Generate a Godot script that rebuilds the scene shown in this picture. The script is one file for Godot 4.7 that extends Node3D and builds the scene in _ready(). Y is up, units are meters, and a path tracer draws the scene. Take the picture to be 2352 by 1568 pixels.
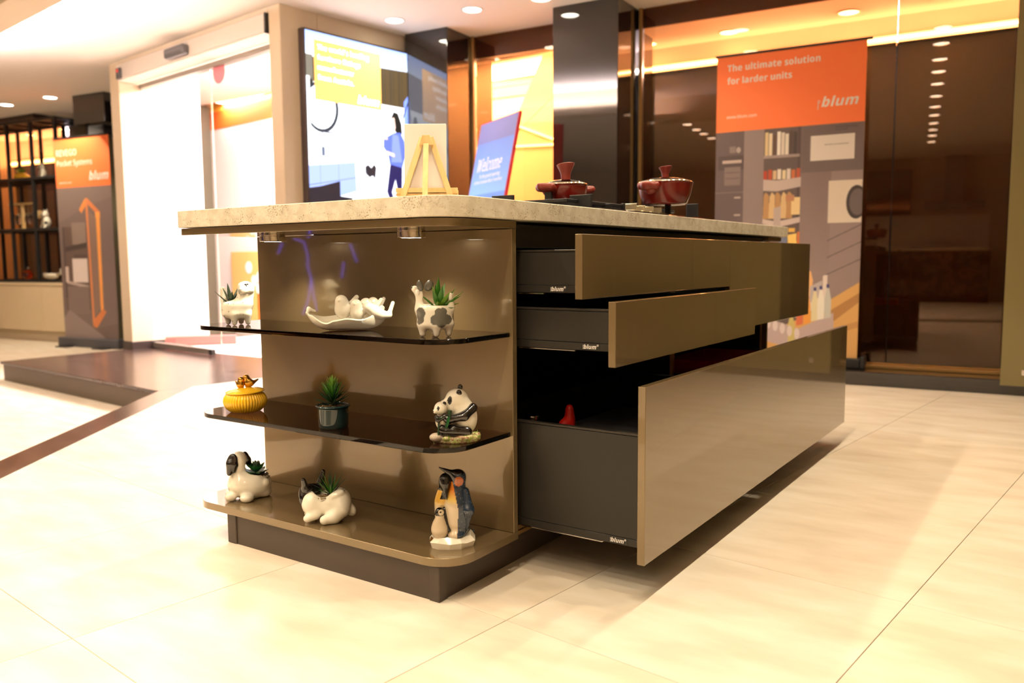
extends Node3D
# Showroom kitchen island with open drawers. Units are metres; +x runs along the island's drawer pulls, -z along its long side.

var mats := {}
var texs := {}
var rng := RandomNumberGenerator.new()
var used_names := {}
var UPV := Vector3.UP
# frames of the two facades: local x runs along the wall, local z points into the room
var GLASS := Transform3D(Basis(Vector3.UP, deg_to_rad(4.0)), Vector3(-2.07, 0, -3.91))
var COLUMN := Transform3D(Basis(Vector3.UP, deg_to_rad(-6.7)), Vector3(-5.82, 0, -2.74))
var LEFT := Transform3D(Basis(Vector3.UP, deg_to_rad(5.5)), Vector3(-9.0, -0.15, -4.0))
var CEIL := 2.46
var TILE := 0.627

func _ready() -> void:
	rng.seed = 7
	make_camera()
	make_environment()
	make_materials()
	make_light_sources()
	make_room()
	make_island()
	make_drawers()
	make_worktop_things()
	make_shelf_things()
	make_posters()
	make_background_things()

# ------------------------------------------------------------------ camera, sky, light
func make_camera() -> void:
	var cam := Camera3D.new()
	cam.name = "camera"
	cam.basis = Basis(Vector3.UP, 0.597) * Basis(Vector3.RIGHT, -0.0983) * Basis(Vector3.BACK, -0.0074)
	cam.position = Vector3(1.1353, 0.7599, 1.3742)
	var at := CameraAttributesPhysical.new()
	at.frustum_focal_length = 29.04
	at.frustum_focus_distance = 2.05
	at.exposure_aperture = 3.2
	at.frustum_near = 0.05
	at.frustum_far = 60.0
	cam.attributes = at
	cam.keep_aspect = Camera3D.KEEP_HEIGHT
	cam.fov = 44.9
	cam.near = 0.05
	cam.far = 60.0
	cam.current = true
	add_child(cam)

func make_environment() -> void:
	var we := WorldEnvironment.new()
	we.name = "environment"
	var e := Environment.new()
	e.background_mode = Environment.BG_COLOR
	e.background_color = Color(0.02, 0.02, 0.02)
	e.tonemap_mode = Environment.TONE_MAPPER_LINEAR
	e.tonemap_exposure = 1.0
	e.sdfgi_enabled = true
	e.ssao_enabled = true
	e.ssil_enabled = true
	we.environment = e
	add_child(we)

var WARM := Color(1.0, 0.915, 0.775)
var LAMP_ENERGY := 1.2
var HALL_ENERGY := 30.0

func lamp_rows() -> Array:
	# [x, z, label]; the rows are read from their reflections in the glass wall
	var r := []
	for z in [-2.47, -1.95, -1.36, -0.83, -0.23, 0.47, 1.16, 1.79, 2.46, 3.06, 3.66, 4.38]:
		r.append([0.46, z, "drawer-side row"])
	for z in [-3.3, -0.64, -0.05, 0.41, 1.03, 1.51, 1.92, 2.4, 3.1]:
		r.append([-2.35, z, "landing-side row"])
	for z in [-2.4, -1.8, -1.2, -0.6, 0.55, 1.15, 1.8, 2.4, 3.1, 3.8]:
		r.append([-0.95, z, "middle row over the island"])
	return r

func make_light_sources() -> void:
	var n := {}
	var words := ["first", "second", "third", "fourth", "fifth", "sixth", "seventh", "eighth", "ninth", "tenth", "eleventh", "twelfth"]
	for l in lamp_rows():
		var k: int = n.get(l[2], 0)
		n[l[2]] = k + 1
		downlight(Vector3(l[0], CEIL, l[1]), "round white downlight, %s from the glass wall in the %s" % [words[k], l[2]], LAMP_ENERGY)
	downlight(Vector3(-1.84, CEIL, -3.37), "round white downlight in the ceiling close before the wide black pillar", 0.8)
	downlight(Vector3(-2.95, CEIL, -3.18), "round white downlight in the ceiling near the lightbox end", 0.5)
	downlight(Vector3(-8.45, CEIL, -3.1), "round downlight at far left over the display shelving", 2.4)
	downlight(Vector3(-7.68, CEIL, -3.17), "round downlight over the left banner near the black beam", 2.2)
	for q in [[-4.9, 0.6, "over the sunken floor, nearest the camera"], [-6.6, 0.4, "over the sunken floor, further left"], [-6.3, -1.3, "over the left end of the dark landing"], [-8.3, -1.0, "over the sunken floor before the shelving"]]:
		downlight(Vector3(q[0], CEIL, q[1]), "round downlight " + q[2], 2.0)
	for q in [[-0.9, -3.1, "before the larder units banner"], [1.7, 2.4, "behind the camera near the right wall"], [-0.9, 4.6, "before the kitchen at the back"]]:
		downlight(Vector3(q[0], CEIL, q[1]), "round downlight " + q[2], 1.0)
	# bright hall beyond the door and the orange window
	for q in [[-4.6, -3.65, 1.5, 0.8, HALL_ENERGY, "behind the glass door"], [-2.55, -4.22, 1.5, 0.4, HALL_ENERGY * 0.5, "close behind the orange window"], [-2.9, -4.95, 2.2, 0.5, HALL_ENERGY * 0.7, "before the hall panels"], [-5.6, -4.9, 2.0, 1.2, HALL_ENERGY, "deep in the hall"]]:
		var t := thing("ceiling_panel_light", "square white ceiling light panel of the hall " + q[5], "ceiling light", Transform3D(Basis.IDENTITY, Vector3(q[0], 2.49, q[1])))
		part("frame", bevb(Vector3(-q[2] / 2 - 0.03, -0.02, -q[3] / 2 - 0.03), Vector3(q[2] / 2 + 0.03, 0.0, q[3] / 2 + 0.03), 0.004), mats.white_metal, t)
		part("diffuser", boxg(Vector3(-q[2] / 2, -0.026, -q[3] / 2), Vector3(q[2] / 2, -0.021, q[3] / 2)), mats.glow_hall, t)
		var a := AreaLight3D.new()
		a.name = "hall_light"
		a.area_size = Vector2(q[2], q[3])
		a.light_energy = q[4]
		a.light_color = Color(1.0, 0.93, 0.94)
		a.shadow_enabled = true
		a.area_range = 14.0
		a.rotation = Vector3(-PI / 2, 0, 0)
		a.position = Vector3(0, -0.04, 0)
		t.add_child(a, true)

func downlight(at: Vector3, label: String, energy: float) -> void:
	var t := thing("downlight", label, "downlight", Transform3D(Basis.IDENTITY, at), "recessed ceiling downlights")
	part("trim_ring", lathe([[0.060, -0.002], [0.063, -0.006], [0.072, -0.005], [0.076, 0.0]], 28), mats.white_metal, t)
	part("lens", lathe([[0.0, -0.0025], [0.058, -0.0025], [0.061, -0.001]], 24), mats.glow_warm, t)
	var s := SpotLight3D.new()
	s.name = "downlight_beam"
	s.light_energy = energy
	s.light_color = WARM
	s.light_size = 0.025
	s.spot_angle = 62.0
	s.spot_angle_attenuation = 0.6
	s.spot_range = 14.0
	s.spot_attenuation = 2.0
	s.shadow_enabled = true
	s.rotation = Vector3(-PI / 2, 0, 0)
	s.position = Vector3(0, -0.012, 0)
	t.add_child(s, true)

# ------------------------------------------------------------------ naming
func thing(called: String, label: String, category: String, xf := Transform3D.IDENTITY, group := "") -> Node3D:
	var o := Node3D.new()
	o.name = called
	o.transform = xf
	tag(o, label, category, group)
	add_child(o, true)
	fix_name(o, called)
	return o

func tag(o: Node, label: String, category: String, group := "") -> void:
	o.set_meta("label", label)
	o.set_meta("category", category)
	if group != "":
		o.set_meta("group", group)

func fix_name(o: Node, called: String) -> void:
	var k: int = used_names.get(called, 0)
	used_names[called] = k + 1
	if k > 0:
		o.name = "%s_%03d" % [called, k]

func part(called: String, g: Geo, m: Material, parent: Node, smooth := 40.0) -> MeshInstance3D:
	var o := MeshInstance3D.new()
	o.mesh = g.mesh(smooth)
	o.material_override = m
	o.name = called
	parent.add_child(o, true)
	var k := 0
	for c in parent.get_children():
		if c != o and c.has_meta("base") and c.get_meta("base") == called:
			k += 1
	o.set_meta("base", called)
	if k > 0:
		o.name = "%s_%03d" % [called, k]
	return o

func group_part(called: String, parent: Node, xf := Transform3D.IDENTITY) -> Node3D:
	var o := Node3D.new()
	o.transform = xf
	o.name = called
	parent.add_child(o, true)
	var k := 0
	for c in parent.get_children():
		if c != o and c.has_meta("base") and c.get_meta("base") == called:
			k += 1
	o.set_meta("base", called)
	if k > 0:
		o.name = "%s_%03d" % [called, k]
	return o

func single(called: String, g: Geo, m: Material, label: String, category: String, xf := Transform3D.IDENTITY, group := "", smooth := 40.0) -> MeshInstance3D:
	var o := MeshInstance3D.new()
	o.mesh = g.mesh(smooth)
	o.material_override = m
	o.transform = xf
	o.name = called
	tag(o, label, category, group)
	add_child(o, true)
	fix_name(o, called)
	return o

func struct(called: String, g: Geo, m: Material, xf := Transform3D.IDENTITY) -> MeshInstance3D:
	var o := MeshInstance3D.new()
	o.mesh = g.mesh(40.0)
	o.material_override = m
	o.transform = xf
	o.name = called
	o.set_meta("kind", "structure")
	add_child(o, true)
	fix_name(o, called)
	return o

# ------------------------------------------------------------------ geometry
class Geo:
	var p := PackedVector3Array()
	var n := PackedVector3Array()   # filled only where normals are known
	var c := PackedColorArray()
	var uv := PackedVector2Array()

	func tri(a: Vector3, b: Vector3, d: Vector3) -> void:
		p.append(a); p.append(b); p.append(d)

	func quad(a: Vector3, b: Vector3, d: Vector3, e: Vector3) -> void:
		tri(a, b, d); tri(a, d, e)

	func out_quad(a: Vector3, b: Vector3, d: Vector3, e: Vector3, away: Vector3) -> void:
		if (b - a).cross(d - a).dot((a + b + d + e) * 0.25 - away) < 0.0:
			quad(e, d, b, a)
		else:
			quad(a, b, d, e)

	func out_tri(a: Vector3, b: Vector3, d: Vector3, away: Vector3) -> void:
		if (b - a).cross(d - a).dot((a + b + d) / 3.0 - away) < 0.0:
			tri(d, b, a)
		else:
			tri(a, b, d)

	func uvquad(a: Vector3, b: Vector3, d: Vector3, e: Vector3) -> void:
		quad(a, b, d, e)
		for t in [Vector2(0, 1), Vector2(1, 1), Vector2(1, 0), Vector2(0, 1), Vector2(1, 0), Vector2(0, 0)]:
			uv.append(t)

	func add(o: Geo, xf := Transform3D.IDENTITY) -> Geo:
		for v in o.p:
			p.append(xf * v)
		for v in o.n:
			n.append((xf.basis * v).normalized())
		c.append_array(o.c)
		return self

	func mesh(smooth: float) -> ArrayMesh:
		var cnt := p.size()
		var nor := PackedVector3Array()
		if n.size() == cnt:
			nor = n
		else:
			nor.resize(cnt)
			var fn := PackedVector3Array()
			fn.resize(cnt / 3)
			var at := {}
			for f in cnt / 3:
				var i := f * 3
				fn[f] = (p[i + 1] - p[i]).cross(p[i + 2] - p[i])
				for k in 3:
					var key := Vector3i((p[i + k] * 20000.0).round())
					if at.has(key):
						at[key].append(f)
					else:
						at[key] = PackedInt32Array([f])
			var lim := cos(deg_to_rad(smooth))
			for f in cnt / 3:
				var a := fn[f].normalized()
				for k in 3:
					var key := Vector3i((p[f * 3 + k] * 20000.0).round())
					var s := Vector3.ZERO
					for g in at[key]:
						if fn[g].normalized().dot(a) >= lim:
							s += fn[g]
					nor[f * 3 + k] = s.normalized() if s.length_squared() > 0.0 else a
		# Godot's front faces run clockwise: swap two corners of every triangle
		var vp := PackedVector3Array(); var vn := PackedVector3Array(); var vc := PackedColorArray(); var vu := PackedVector2Array()
		vp.resize(cnt); vn.resize(cnt)
		var hc := c.size() == cnt
		var hu := uv.size() == cnt
		if hc: vc.resize(cnt)
		if hu: vu.resize(cnt)
		for f in cnt / 3:
			var i := f * 3
			for k in 3:
				var j: int = i + [0, 2, 1][k]
				vp[i + k] = p[j]
				vn[i + k] = nor[j]
				if hc: vc[i + k] = c[j]
				if hu: vu[i + k] = uv[j]
		var arr := []
		arr.resize(Mesh.ARRAY_MAX)
		arr[Mesh.ARRAY_VERTEX] = vp
		arr[Mesh.ARRAY_NORMAL] = vn
		if hc: arr[Mesh.ARRAY_COLOR] = vc
		if hu: arr[Mesh.ARRAY_TEX_UV] = vu
		var m := ArrayMesh.new()
		m.add_surface_from_arrays(Mesh.PRIMITIVE_TRIANGLES, arr)
		return m

func boxg(lo: Vector3, hi: Vector3) -> Geo:
	return bevb(lo, hi, 0.0)

func bevb(lo: Vector3, hi: Vector3, b: float) -> Geo:
	var g := Geo.new()
	var ctr := (lo + hi) * 0.5
	var h := (hi - lo) * 0.5
	b = minf(b, minf(h.x, minf(h.y, h.z)) * 0.49)
	var vert := func(axis: int, s: Vector3) -> Vector3:
		var v := Vector3.ZERO
		for k in 3:
			v[k] = s[k] * (h[k] if k == axis else h[k] - b)
		return ctr + v
	for a in 3:
		var u := (a + 1) % 3
		var w := (a + 2) % 3
		for sg in [-1.0, 1.0]:
			var q := []
			for e in [[-1.0, -1.0], [1.0, -1.0], [1.0, 1.0], [-1.0, 1.0]]:
				var s := Vector3.ZERO
				s[a] = sg; s[u] = e[0]; s[w] = e[1]
				q.append(vert.call(a, s))
			g.out_quad(q[0], q[1], q[2], q[3], ctr)
	if b > 0.0:
		for a in 3:
			var u := (a + 1) % 3
			var w := (a + 2) % 3
			for su in [-1.0, 1.0]:
				for sw in [-1.0, 1.0]:
					var s0 := Vector3.ZERO
					var s1 := Vector3.ZERO
					s0[a] = -1.0; s1[a] = 1.0
					s0[u] = su; s1[u] = su; s0[w] = sw; s1[w] = sw
					g.out_quad(vert.call(u, s0), vert.call(u, s1), vert.call(w, s1), vert.call(w, s0), ctr)
		for sx in [-1.0, 1.0]:
			for sy in [-1.0, 1.0]:
				for sz in [-1.0, 1.0]:
					var s := Vector3(sx, sy, sz)
					g.out_tri(vert.call(0, s), vert.call(1, s), vert.call(2, s), ctr)
	return g

# a bar with a rectangular section from a to b
func bar(a: Vector3, b: Vector3, w: float, t: float, side := Vector3.ZERO, bev := 0.0) -> Geo:
	var d := (b - a).normalized()
	var s := side
	if s == Vector3.ZERO:
		s = Vector3.UP if absf(d.y) < 0.9 else Vector3.RIGHT
	var x := (s - d * s.dot(d)).normalized()
	var g := Geo.new()
	var l := a.distance_to(b)
	g.add(bevb(Vector3(-w / 2, 0, -t / 2), Vector3(w / 2, l, t / 2), bev), Transform3D(Basis(x, d, x.cross(d)), a))
	return g

func rounded(lo: Vector2, hi: Vector2, r: Array, seg := 10) -> PackedVector2Array:
	# corners in order (lo.x,lo.y) (hi.x,lo.y) (hi.x,hi.y) (lo.x,hi.y)
	var out := PackedVector2Array()
	var cs := [lo, Vector2(hi.x, lo.y), hi, Vector2(lo.x, hi.y)]
	for k in 4:
		var rr: float = r[k]
		var c: Vector2 = cs[k]
		if rr <= 0.0005:
			out.append(c)
			continue
		var ctr := c + Vector2(1.0 if k == 0 or k == 3 else -1.0, 1.0 if k < 2 else -1.0) * rr
		for i in seg + 1:
			var a := PI + k * PI / 2 + PI / 2 * i / seg
			out.append(ctr + Vector2(cos(a), sin(a)) * rr)
	return out

# a plate: outline in x,z, between two heights, with a bevelled edge
func plate(poly: PackedVector2Array, y0: float, y1: float, b := 0.0) -> Geo:
	var g := Geo.new()
	var area := 0.0
	var n := poly.size()
	for i in n:
		area += poly[i].cross(poly[(i + 1) % n])
	if area < 0.0:
		poly.reverse()
	var rings := []
	var ins := PackedVector2Array()
	for i in n:
		var e0 := (poly[i] - poly[(i + n - 1) % n]).normalized()
		var e1 := (poly[(i + 1) % n] - poly[i]).normalized()
		var n0 := Vector2(e0.y, -e0.x)
		var n1 := Vector2(e1.y, -e1.x)
		var m := (n0 + n1).normalized()
		ins.append(poly[i] - m * b / maxf(0.3, m.dot(n0)))
	if b > 0.0:
		rings = [[ins, y0], [poly, y0 + b], [poly, y1 - b], [ins, y1]]
	else:
		rings = [[poly, y0], [poly, y1]]
	for k in rings.size() - 1:
		for i in n:
			var j := (i + 1) % n
			var a: Vector2 = rings[k][0][i]
			var bb: Vector2 = rings[k][0][j]
			var cc: Vector2 = rings[k + 1][0][j]
			var dd: Vector2 = rings[k + 1][0][i]
			g.quad(Vector3(dd.x, rings[k + 1][1], dd.y), Vector3(cc.x, rings[k + 1][1], cc.y), Vector3(bb.x, rings[k][1], bb.y), Vector3(a.x, rings[k][1], a.y))
	var ids := Geometry2D.triangulate_polygon(ins if b > 0.0 else poly)
	var cap: PackedVector2Array = ins if b > 0.0 else poly
	for t in ids.size() / 3:
		var v := []
		for k in 3:
			v.append(cap[ids[t * 3 + k]])
		if (v[1] - v[0]).cross(v[2] - v[0]) > 0.0:
			v = [v[0], v[2], v[1]]
		g.tri(Vector3(v[0].x, y1, v[0].y), Vector3(v[1].x, y1, v[1].y), Vector3(v[2].x, y1, v[2].y))
		g.tri(Vector3(v[0].x, y0, v[0].y), Vector3(v[2].x, y0, v[2].y), Vector3(v[1].x, y0, v[1].y))
	return g

func lathe(prof: Array, seg := 32, squash := 1.0, ribs := 0, rib := 0.0) -> Geo:
	var g := Geo.new()
	for k in prof.size() - 1:
		for i in seg:
			var v := []
			for e in [[k, i], [k, i + 1], [k + 1, i + 1], [k + 1, i]]:
				var a: float = TAU * e[1] / seg
				var r: float = prof[e[0]][0]
				if ribs > 0 and prof[e[0]].size() > 2:
					r += rib * prof[e[0]][2] * (absf(cos(a * ribs * 0.5)) - 0.6)
				v.append(Vector3(cos(a) * r, prof[e[0]][1], -sin(a) * r * squash))
			if prof[k][0] < 1e-6:
				g.tri(v[0], v[2], v[3])
			elif prof[k + 1][0] < 1e-6:
				g.tri(v[0], v[1], v[3])
			else:
				g.quad(v[0], v[1], v[2], v[3])
	return g

func tube(pts: Array, radii: Array, seg := 10, caps := true) -> Geo:
	var g := Geo.new()
	var rings := []
	var up := Vector3.UP
	for i in pts.size():
		var d: Vector3 = (pts[mini(i + 1, pts.size() - 1)] - pts[maxi(i - 1, 0)]).normalized()
		if i == 0:
			up = Vector3.UP if absf(d.y) < 0.9 else Vector3.RIGHT
		var x := (up - d * up.dot(d)).normalized()
		up = x
		var z := d.cross(x)
		var ring := []
		var r: float = radii[i] if radii.size() > 1 else radii[0]
		for k in seg:
			var a := TAU * k / seg
			ring.append(pts[i] + (x * cos(a) + z * sin(a)) * r)
		rings.append(ring)
	for i in rings.size() - 1:
		for k in seg:
			var j := (k + 1) % seg
			g.quad(rings[i][k], rings[i][j], rings[i + 1][j], rings[i + 1][k])
	if caps:
		for k in seg:
			var j := (k + 1) % seg
			g.tri(pts[0], rings[0][j], rings[0][k])
			g.tri(pts[-1], rings[-1][k], rings[-1][j])
	return g

# a blade with a ridge: base, direction, length, width, how far it bends down, thickness
func blade(base: Vector3, dir: Vector3, l: float, w: float, bend: float, th: float, wide_at := 0.35, steps := 7) -> Geo:
	var g := Geo.new()
	dir = dir.normalized()
	var rows := []
	for i in steps + 1:
		var t := float(i) / steps
		var q := base + dir * l * t + Vector3(0, -bend * t * t, 0)
		var d := (dir * l + Vector3(0, -2.0 * bend * t, 0)).normalized()
		var s := d.cross(Vector3.UP)
		s = s.normalized() if s.length() > 0.05 else Vector3.RIGHT
		var u := s.cross(d)
		var f: float = (0.55 + 0.45 * sin(PI * 0.5 * t / wide_at)) if t < wide_at else cos(PI * 0.5 * (t - wide_at) / (1.0 - wide_at))
		f = maxf(f, 0.02)
		rows.append([q - s * w * f * 0.5 + u * th * 0.5 * f, q + u * th * 0.15, q + s * w * f * 0.5 + u * th * 0.5 * f, q - u * th * f])
	for i in steps:
		for k in 4:
			var j := (k + 1) % 4
			g.quad(rows[i][j], rows[i][k], rows[i + 1][k], rows[i + 1][j])
	return g

func ball(c: Vector3, r: Vector3, seg := 14, rows := 9) -> Geo:
	var pr := []
	for i in rows + 1:
		var a := -PI / 2 + PI * i / rows
		pr.append([cos(a) if i > 0 and i < rows else 0.0, sin(a)])
	var g := Geo.new()
	g.add(lathe(pr, seg), Transform3D(Basis.from_scale(r), c))
	return g

# ------------------------------------------------------------------ soft solids: joined fields meshed as surface nets (millimetres in, metres out)
class Field:
	var ty := PackedInt32Array()
	var a := PackedVector3Array()
	var b := PackedVector3Array()
	var r := PackedFloat32Array()
	var q := PackedFloat32Array()
	var k := PackedFloat32Array()
	var cut := PackedInt32Array()
	var rot := []

	func cap(p0: Vector3, p1: Vector3, r0: float, r1: float, kk := 6.0, c := 0) -> Field:
		ty.append(0); a.append(p0); b.append(p1); r.append(r0); q.append(r1); k.append(kk); cut.append(c); rot.append(null)
		return self

	func ell(p0: Vector3, rad: Vector3, kk := 6.0, turn := Vector3.ZERO, c := 0) -> Field:
		ty.append(1); a.append(p0); b.append(rad); r.append(minf(rad.x, minf(rad.y, rad.z))); q.append(0.0); k.append(kk); cut.append(c)
		rot.append(null if turn == Vector3.ZERO else Basis.from_euler(turn * PI / 180.0).inverse())
		return self

	func cyl(p0: Vector3, rad: float, half: float, rnd: float, kk := 6.0, c := 0, squash := 1.0) -> Field:
		ty.append(2); a.append(p0); b.append(Vector3(rad, half, squash)); r.append(rnd); q.append(0.0); k.append(kk); cut.append(c); rot.append(null)
		return self

	func at(p: Vector3) -> float:
		var d := 1000.0
		for i in ty.size():
			var e: float
			if ty[i] == 0:
				var ab := b[i] - a[i]
				var h := clampf((p - a[i]).dot(ab) / maxf(ab.length_squared(), 1e-6), 0.0, 1.0)
				e = p.distance_to(a[i] + ab * h) - lerpf(r[i], q[i], h)
			elif ty[i] == 1:
				var v := p - a[i]
				if rot[i] != null:
					v = rot[i] * v
				var k0 := (v / b[i]).length()
				var k1 := (v / (b[i] * b[i])).length()
				e = k0 * (k0 - 1.0) / k1 if k1 > 1e-6 else -r[i]
			else:
				var v := p - a[i]
				var dx := Vector2(v.x, v.z / b[i].z).length() - b[i].x + r[i]
				var dy := absf(v.y) - b[i].y + r[i]
				e = minf(maxf(dx, dy), 0.0) + Vector2(maxf(dx, 0.0), maxf(dy, 0.0)).length() - r[i]
			var kk := k[i]
			if cut[i] == 1:
				var h2 := maxf(kk - absf(d + e), 0.0) / kk
				d = maxf(d, -e) + h2 * h2 * kk * 0.25
			else:
				var h3 := maxf(kk - absf(d - e), 0.0) / kk
				d = minf(d, e) - h3 * h3 * kk * 0.25
		return d

	func geo(lo: Vector3, hi: Vector3, cell: float, paint = null) -> Geo:
		var nx := int(ceil((hi.x - lo.x) / cell)) + 1
		var ny := int(ceil((hi.y - lo.y) / cell)) + 1
		var nz := int(ceil((hi.z - lo.z) / cell)) + 1
		var B := 5
		nx = int(ceil(float(nx) / B)) * B + 1
		ny = int(ceil(float(ny) / B)) * B + 1
		nz = int(ceil(float(nz) / B)) * B + 1
		var val := PackedFloat32Array()
		val.resize(nx * ny * nz)
		val.fill(9e9)
		var reach := B * cell * 0.8661 * 1.35 + cell
		var active := []
		for bz in (nz - 1) / B:
			for by in (ny - 1) / B:
				for bx in (nx - 1) / B:
					var ctr := lo + Vector3(bx + 0.5, by + 0.5, bz + 0.5) * B * cell
					if absf(at(ctr)) > reach:
						continue
					active.append(Vector3i(bx, by, bz) * B)
					for z in range(bz * B, bz * B + B + 1):
						for y in range(by * B, by * B + B + 1):
							var row := (z * ny + y) * nx
							for x in range(bx * B, bx * B + B + 1):
								if val[row + x] > 8e9:
									val[row + x] = at(lo + Vector3(x, y, z) * cell)
		var vid := {}
		var vs := PackedVector3Array()
		var sx := 1
		var sy := nx
		var sz := nx * ny
		var offs := [0, sx, sy, sx + sy, sz, sx + sz, sy + sz, sx + sy + sz]
		var ed := [[0, 1], [2, 3], [4, 5], [6, 7], [0, 2], [1, 3], [4, 6], [5, 7], [0, 4], [1, 5], [2, 6], [3, 7]]
		var co := []
		for i in 8:
			co.append(Vector3(i & 1, (i >> 1) & 1, (i >> 2) & 1))
		for ba in active:
			for z in range(ba.z, ba.z + B):
				for y in range(ba.y, ba.y + B):
					for x in range(ba.x, ba.x + B):
						var i0: int = (z * ny + y) * nx + x
						var neg := 0
						for o in offs:
							if val[i0 + o] < 0.0:
								neg += 1
						if neg == 0 or neg == 8:
							continue
						var s := Vector3.ZERO
						var cnt := 0
						for e in ed:
							var v0 := val[i0 + offs[e[0]]]
							var v1 := val[i0 + offs[e[1]]]
							if (v0 < 0.0) != (v1 < 0.0):
								s += co[e[0]].lerp(co[e[1]], v0 / (v0 - v1))
								cnt += 1
						vid[i0] = vs.size()
						vs.append(lo + (Vector3(x, y, z) + s / cnt) * cell)
		var tris := PackedInt32Array()
		for ba in active:
			for z in range(ba.z, ba.z + B):
				for y in range(ba.y, ba.y + B):
					for x in range(ba.x, ba.x + B):
						var i0: int = (z * ny + y) * nx + x
						var v0 := val[i0]
						for ax in 3:
							var st: int = [sx, sy, sz][ax]
							var v1 := val[i0 + st]
							if v1 > 8e9 or (v0 < 0.0) == (v1 < 0.0):
								continue
							var u: int = [sy, sz, sx][ax]
							var w: int = [sz, sx, sy][ax]
							if not (vid.has(i0) and vid.has(i0 - u) and vid.has(i0 - w) and vid.has(i0 - u - w)):
								continue
							var A: int = vid[i0]; var Bq: int = vid[i0 - u]; var C: int = vid[i0 - u - w]; var D: int = vid[i0 - w]
							if v0 < 0.0:
								tris.append_array(PackedInt32Array([A, Bq, C, A, C, D]))
							else:
								tris.append_array(PackedInt32Array([A, C, Bq, A, D, C]))
		var nr := PackedVector3Array()
		nr.resize(vs.size())
		for t in tris.size() / 3:
			var p0 := vs[tris[t * 3]]
			var fn := (vs[tris[t * 3 + 1]] - p0).cross(vs[tris[t * 3 + 2]] - p0)
			for j in 3:
				nr[tris[t * 3 + j]] += fn
		for i in nr.size():
			nr[i] = nr[i].normalized()
		var g := Geo.new()
		var cols := PackedColorArray()
		if paint != null:
			for i in vs.size():
				cols.append(paint.call(vs[i], nr[i]))
		for t in tris:
			g.p.append(vs[t] * 0.001)
			g.n.append(nr[t])
			if cols.size():
				g.c.append(cols[t])
		return g

# ------------------------------------------------------------------ lettering
func lettering(text: String, height: float, depth: float, bold := true, slant := 0.0, font := "Droid Sans") -> Geo:
	# letters stand in the x,y plane, centred, facing +z
	var f := SystemFont.new()
	f.font_names = PackedStringArray([font])
	f.font_weight = 700 if bold else 400
	var t := TextMesh.new()
	t.font = f
	t.text = text
	t.font_size = 64
	t.pixel_size = height / 64.0
	t.depth = depth
	t.curve_step = 1.0
	var g := Geo.new()
	var sh := Transform3D(Basis(Vector3(1, 0, 0), Vector3(slant, 1, 0), Vector3(0, 0, 1)), Vector3.ZERO)
	for s in t.get_surface_count():
		var arr := t.surface_get_arrays(s)
		var v: PackedVector3Array = arr[Mesh.ARRAY_VERTEX]
		var nn: PackedVector3Array = arr[Mesh.ARRAY_NORMAL]
		var idx = arr[Mesh.ARRAY_INDEX]
		var order: PackedInt32Array = idx if idx != null and idx.size() > 0 else PackedInt32Array(range(v.size()))
		for k in order.size() / 3:
			for j in [0, 2, 1]:
				g.p.append(sh * v[order[k * 3 + j]])
				g.n.append(nn[order[k * 3 + j]])
	return g

func letters(called: String, text: String, height: float, m: Material, parent: Node, xf: Transform3D, bold := true, slant := 0.0, align := 0, font := "Droid Sans", wide := 0.0) -> MeshInstance3D:
	# wide: the width the line takes, the letters growing or shrinking with it
	var g := lettering(text, height, 0.0006, bold, slant, font)
	if (align != 0 or wide > 0.0) and g.p.size() > 0:
		var lo := 1e9
		var hi := -1e9
		for v in g.p:
			lo = minf(lo, v.x); hi = maxf(hi, v.x)
		var h := Geo.new()
		var k := wide / (hi - lo) if wide > 0.0 else 1.0
		var from := lo if align < 0 else (hi if align > 0 else (lo + hi) * 0.5)
		h.add(g, Transform3D(Basis.from_scale(Vector3(k, k, 1.0)), Vector3(-from * k, 0, 0)))
		g = h
	var o := part(called, g, m, parent)
	o.transform = xf
	return o

# ------------------------------------------------------------------ materials
func mk(called: String, col: Color, rough := 0.5, metal := 0.0, spec := 0.5, coat := 0.0) -> StandardMaterial3D:
	var m := StandardMaterial3D.new()
	m.resource_name = called
	m.albedo_color = col
	m.roughness = rough
	m.metallic = metal
	m.metallic_specular = spec
	if coat > 0.0:
		m.clearcoat_enabled = true
		m.clearcoat = coat
		m.clearcoat_roughness = 0.03
	mats[called] = m
	return m

func glow(called: String, col: Color, e: float) -> StandardMaterial3D:
	var m := mk(called, col, 0.6)
	m.emission_enabled = true
	m.emission = col
	m.emission_energy_multiplier = e
	return m

func tinted(called: String, col: Color, refr := 0.05) -> StandardMaterial3D:
	var m := mk(called, Color(col.r, col.g, col.b, 0.0), 0.0)
	m.transparency = BaseMaterial3D.TRANSPARENCY_ALPHA
	m.refraction_enabled = true
	m.refraction_scale = refr
	return m

func noise_tex(sd: int, freq: float, ramp: Array, size := 512, oct := 4) -> NoiseTexture2D:
	var f := FastNoiseLite.new()
	f.seed = sd
	f.noise_type = FastNoiseLite.TYPE_SIMPLEX_SMOOTH
	f.frequency = freq
	f.fractal_octaves = oct
	var t := NoiseTexture2D.new()
	t.noise = f
	t.width = size
	t.height = size
	t.seamless = true
	var g := Gradient.new()
	var offs := PackedFloat32Array()
	var cols := PackedColorArray()
	for r in ramp:
		offs.append(r[0])
		cols.append(r[1])
	g.offsets = offs
	g.colors = cols
	t.color_ramp = g
	return t

func tri_map(m: StandardMaterial3D, tex: Texture2D, scale: float) -> void:
	m.albedo_texture = tex
	m.uv1_triplanar = true
	m.uv1_world_triplanar = true
	m.uv1_scale = Vector3.ONE * scale

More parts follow.
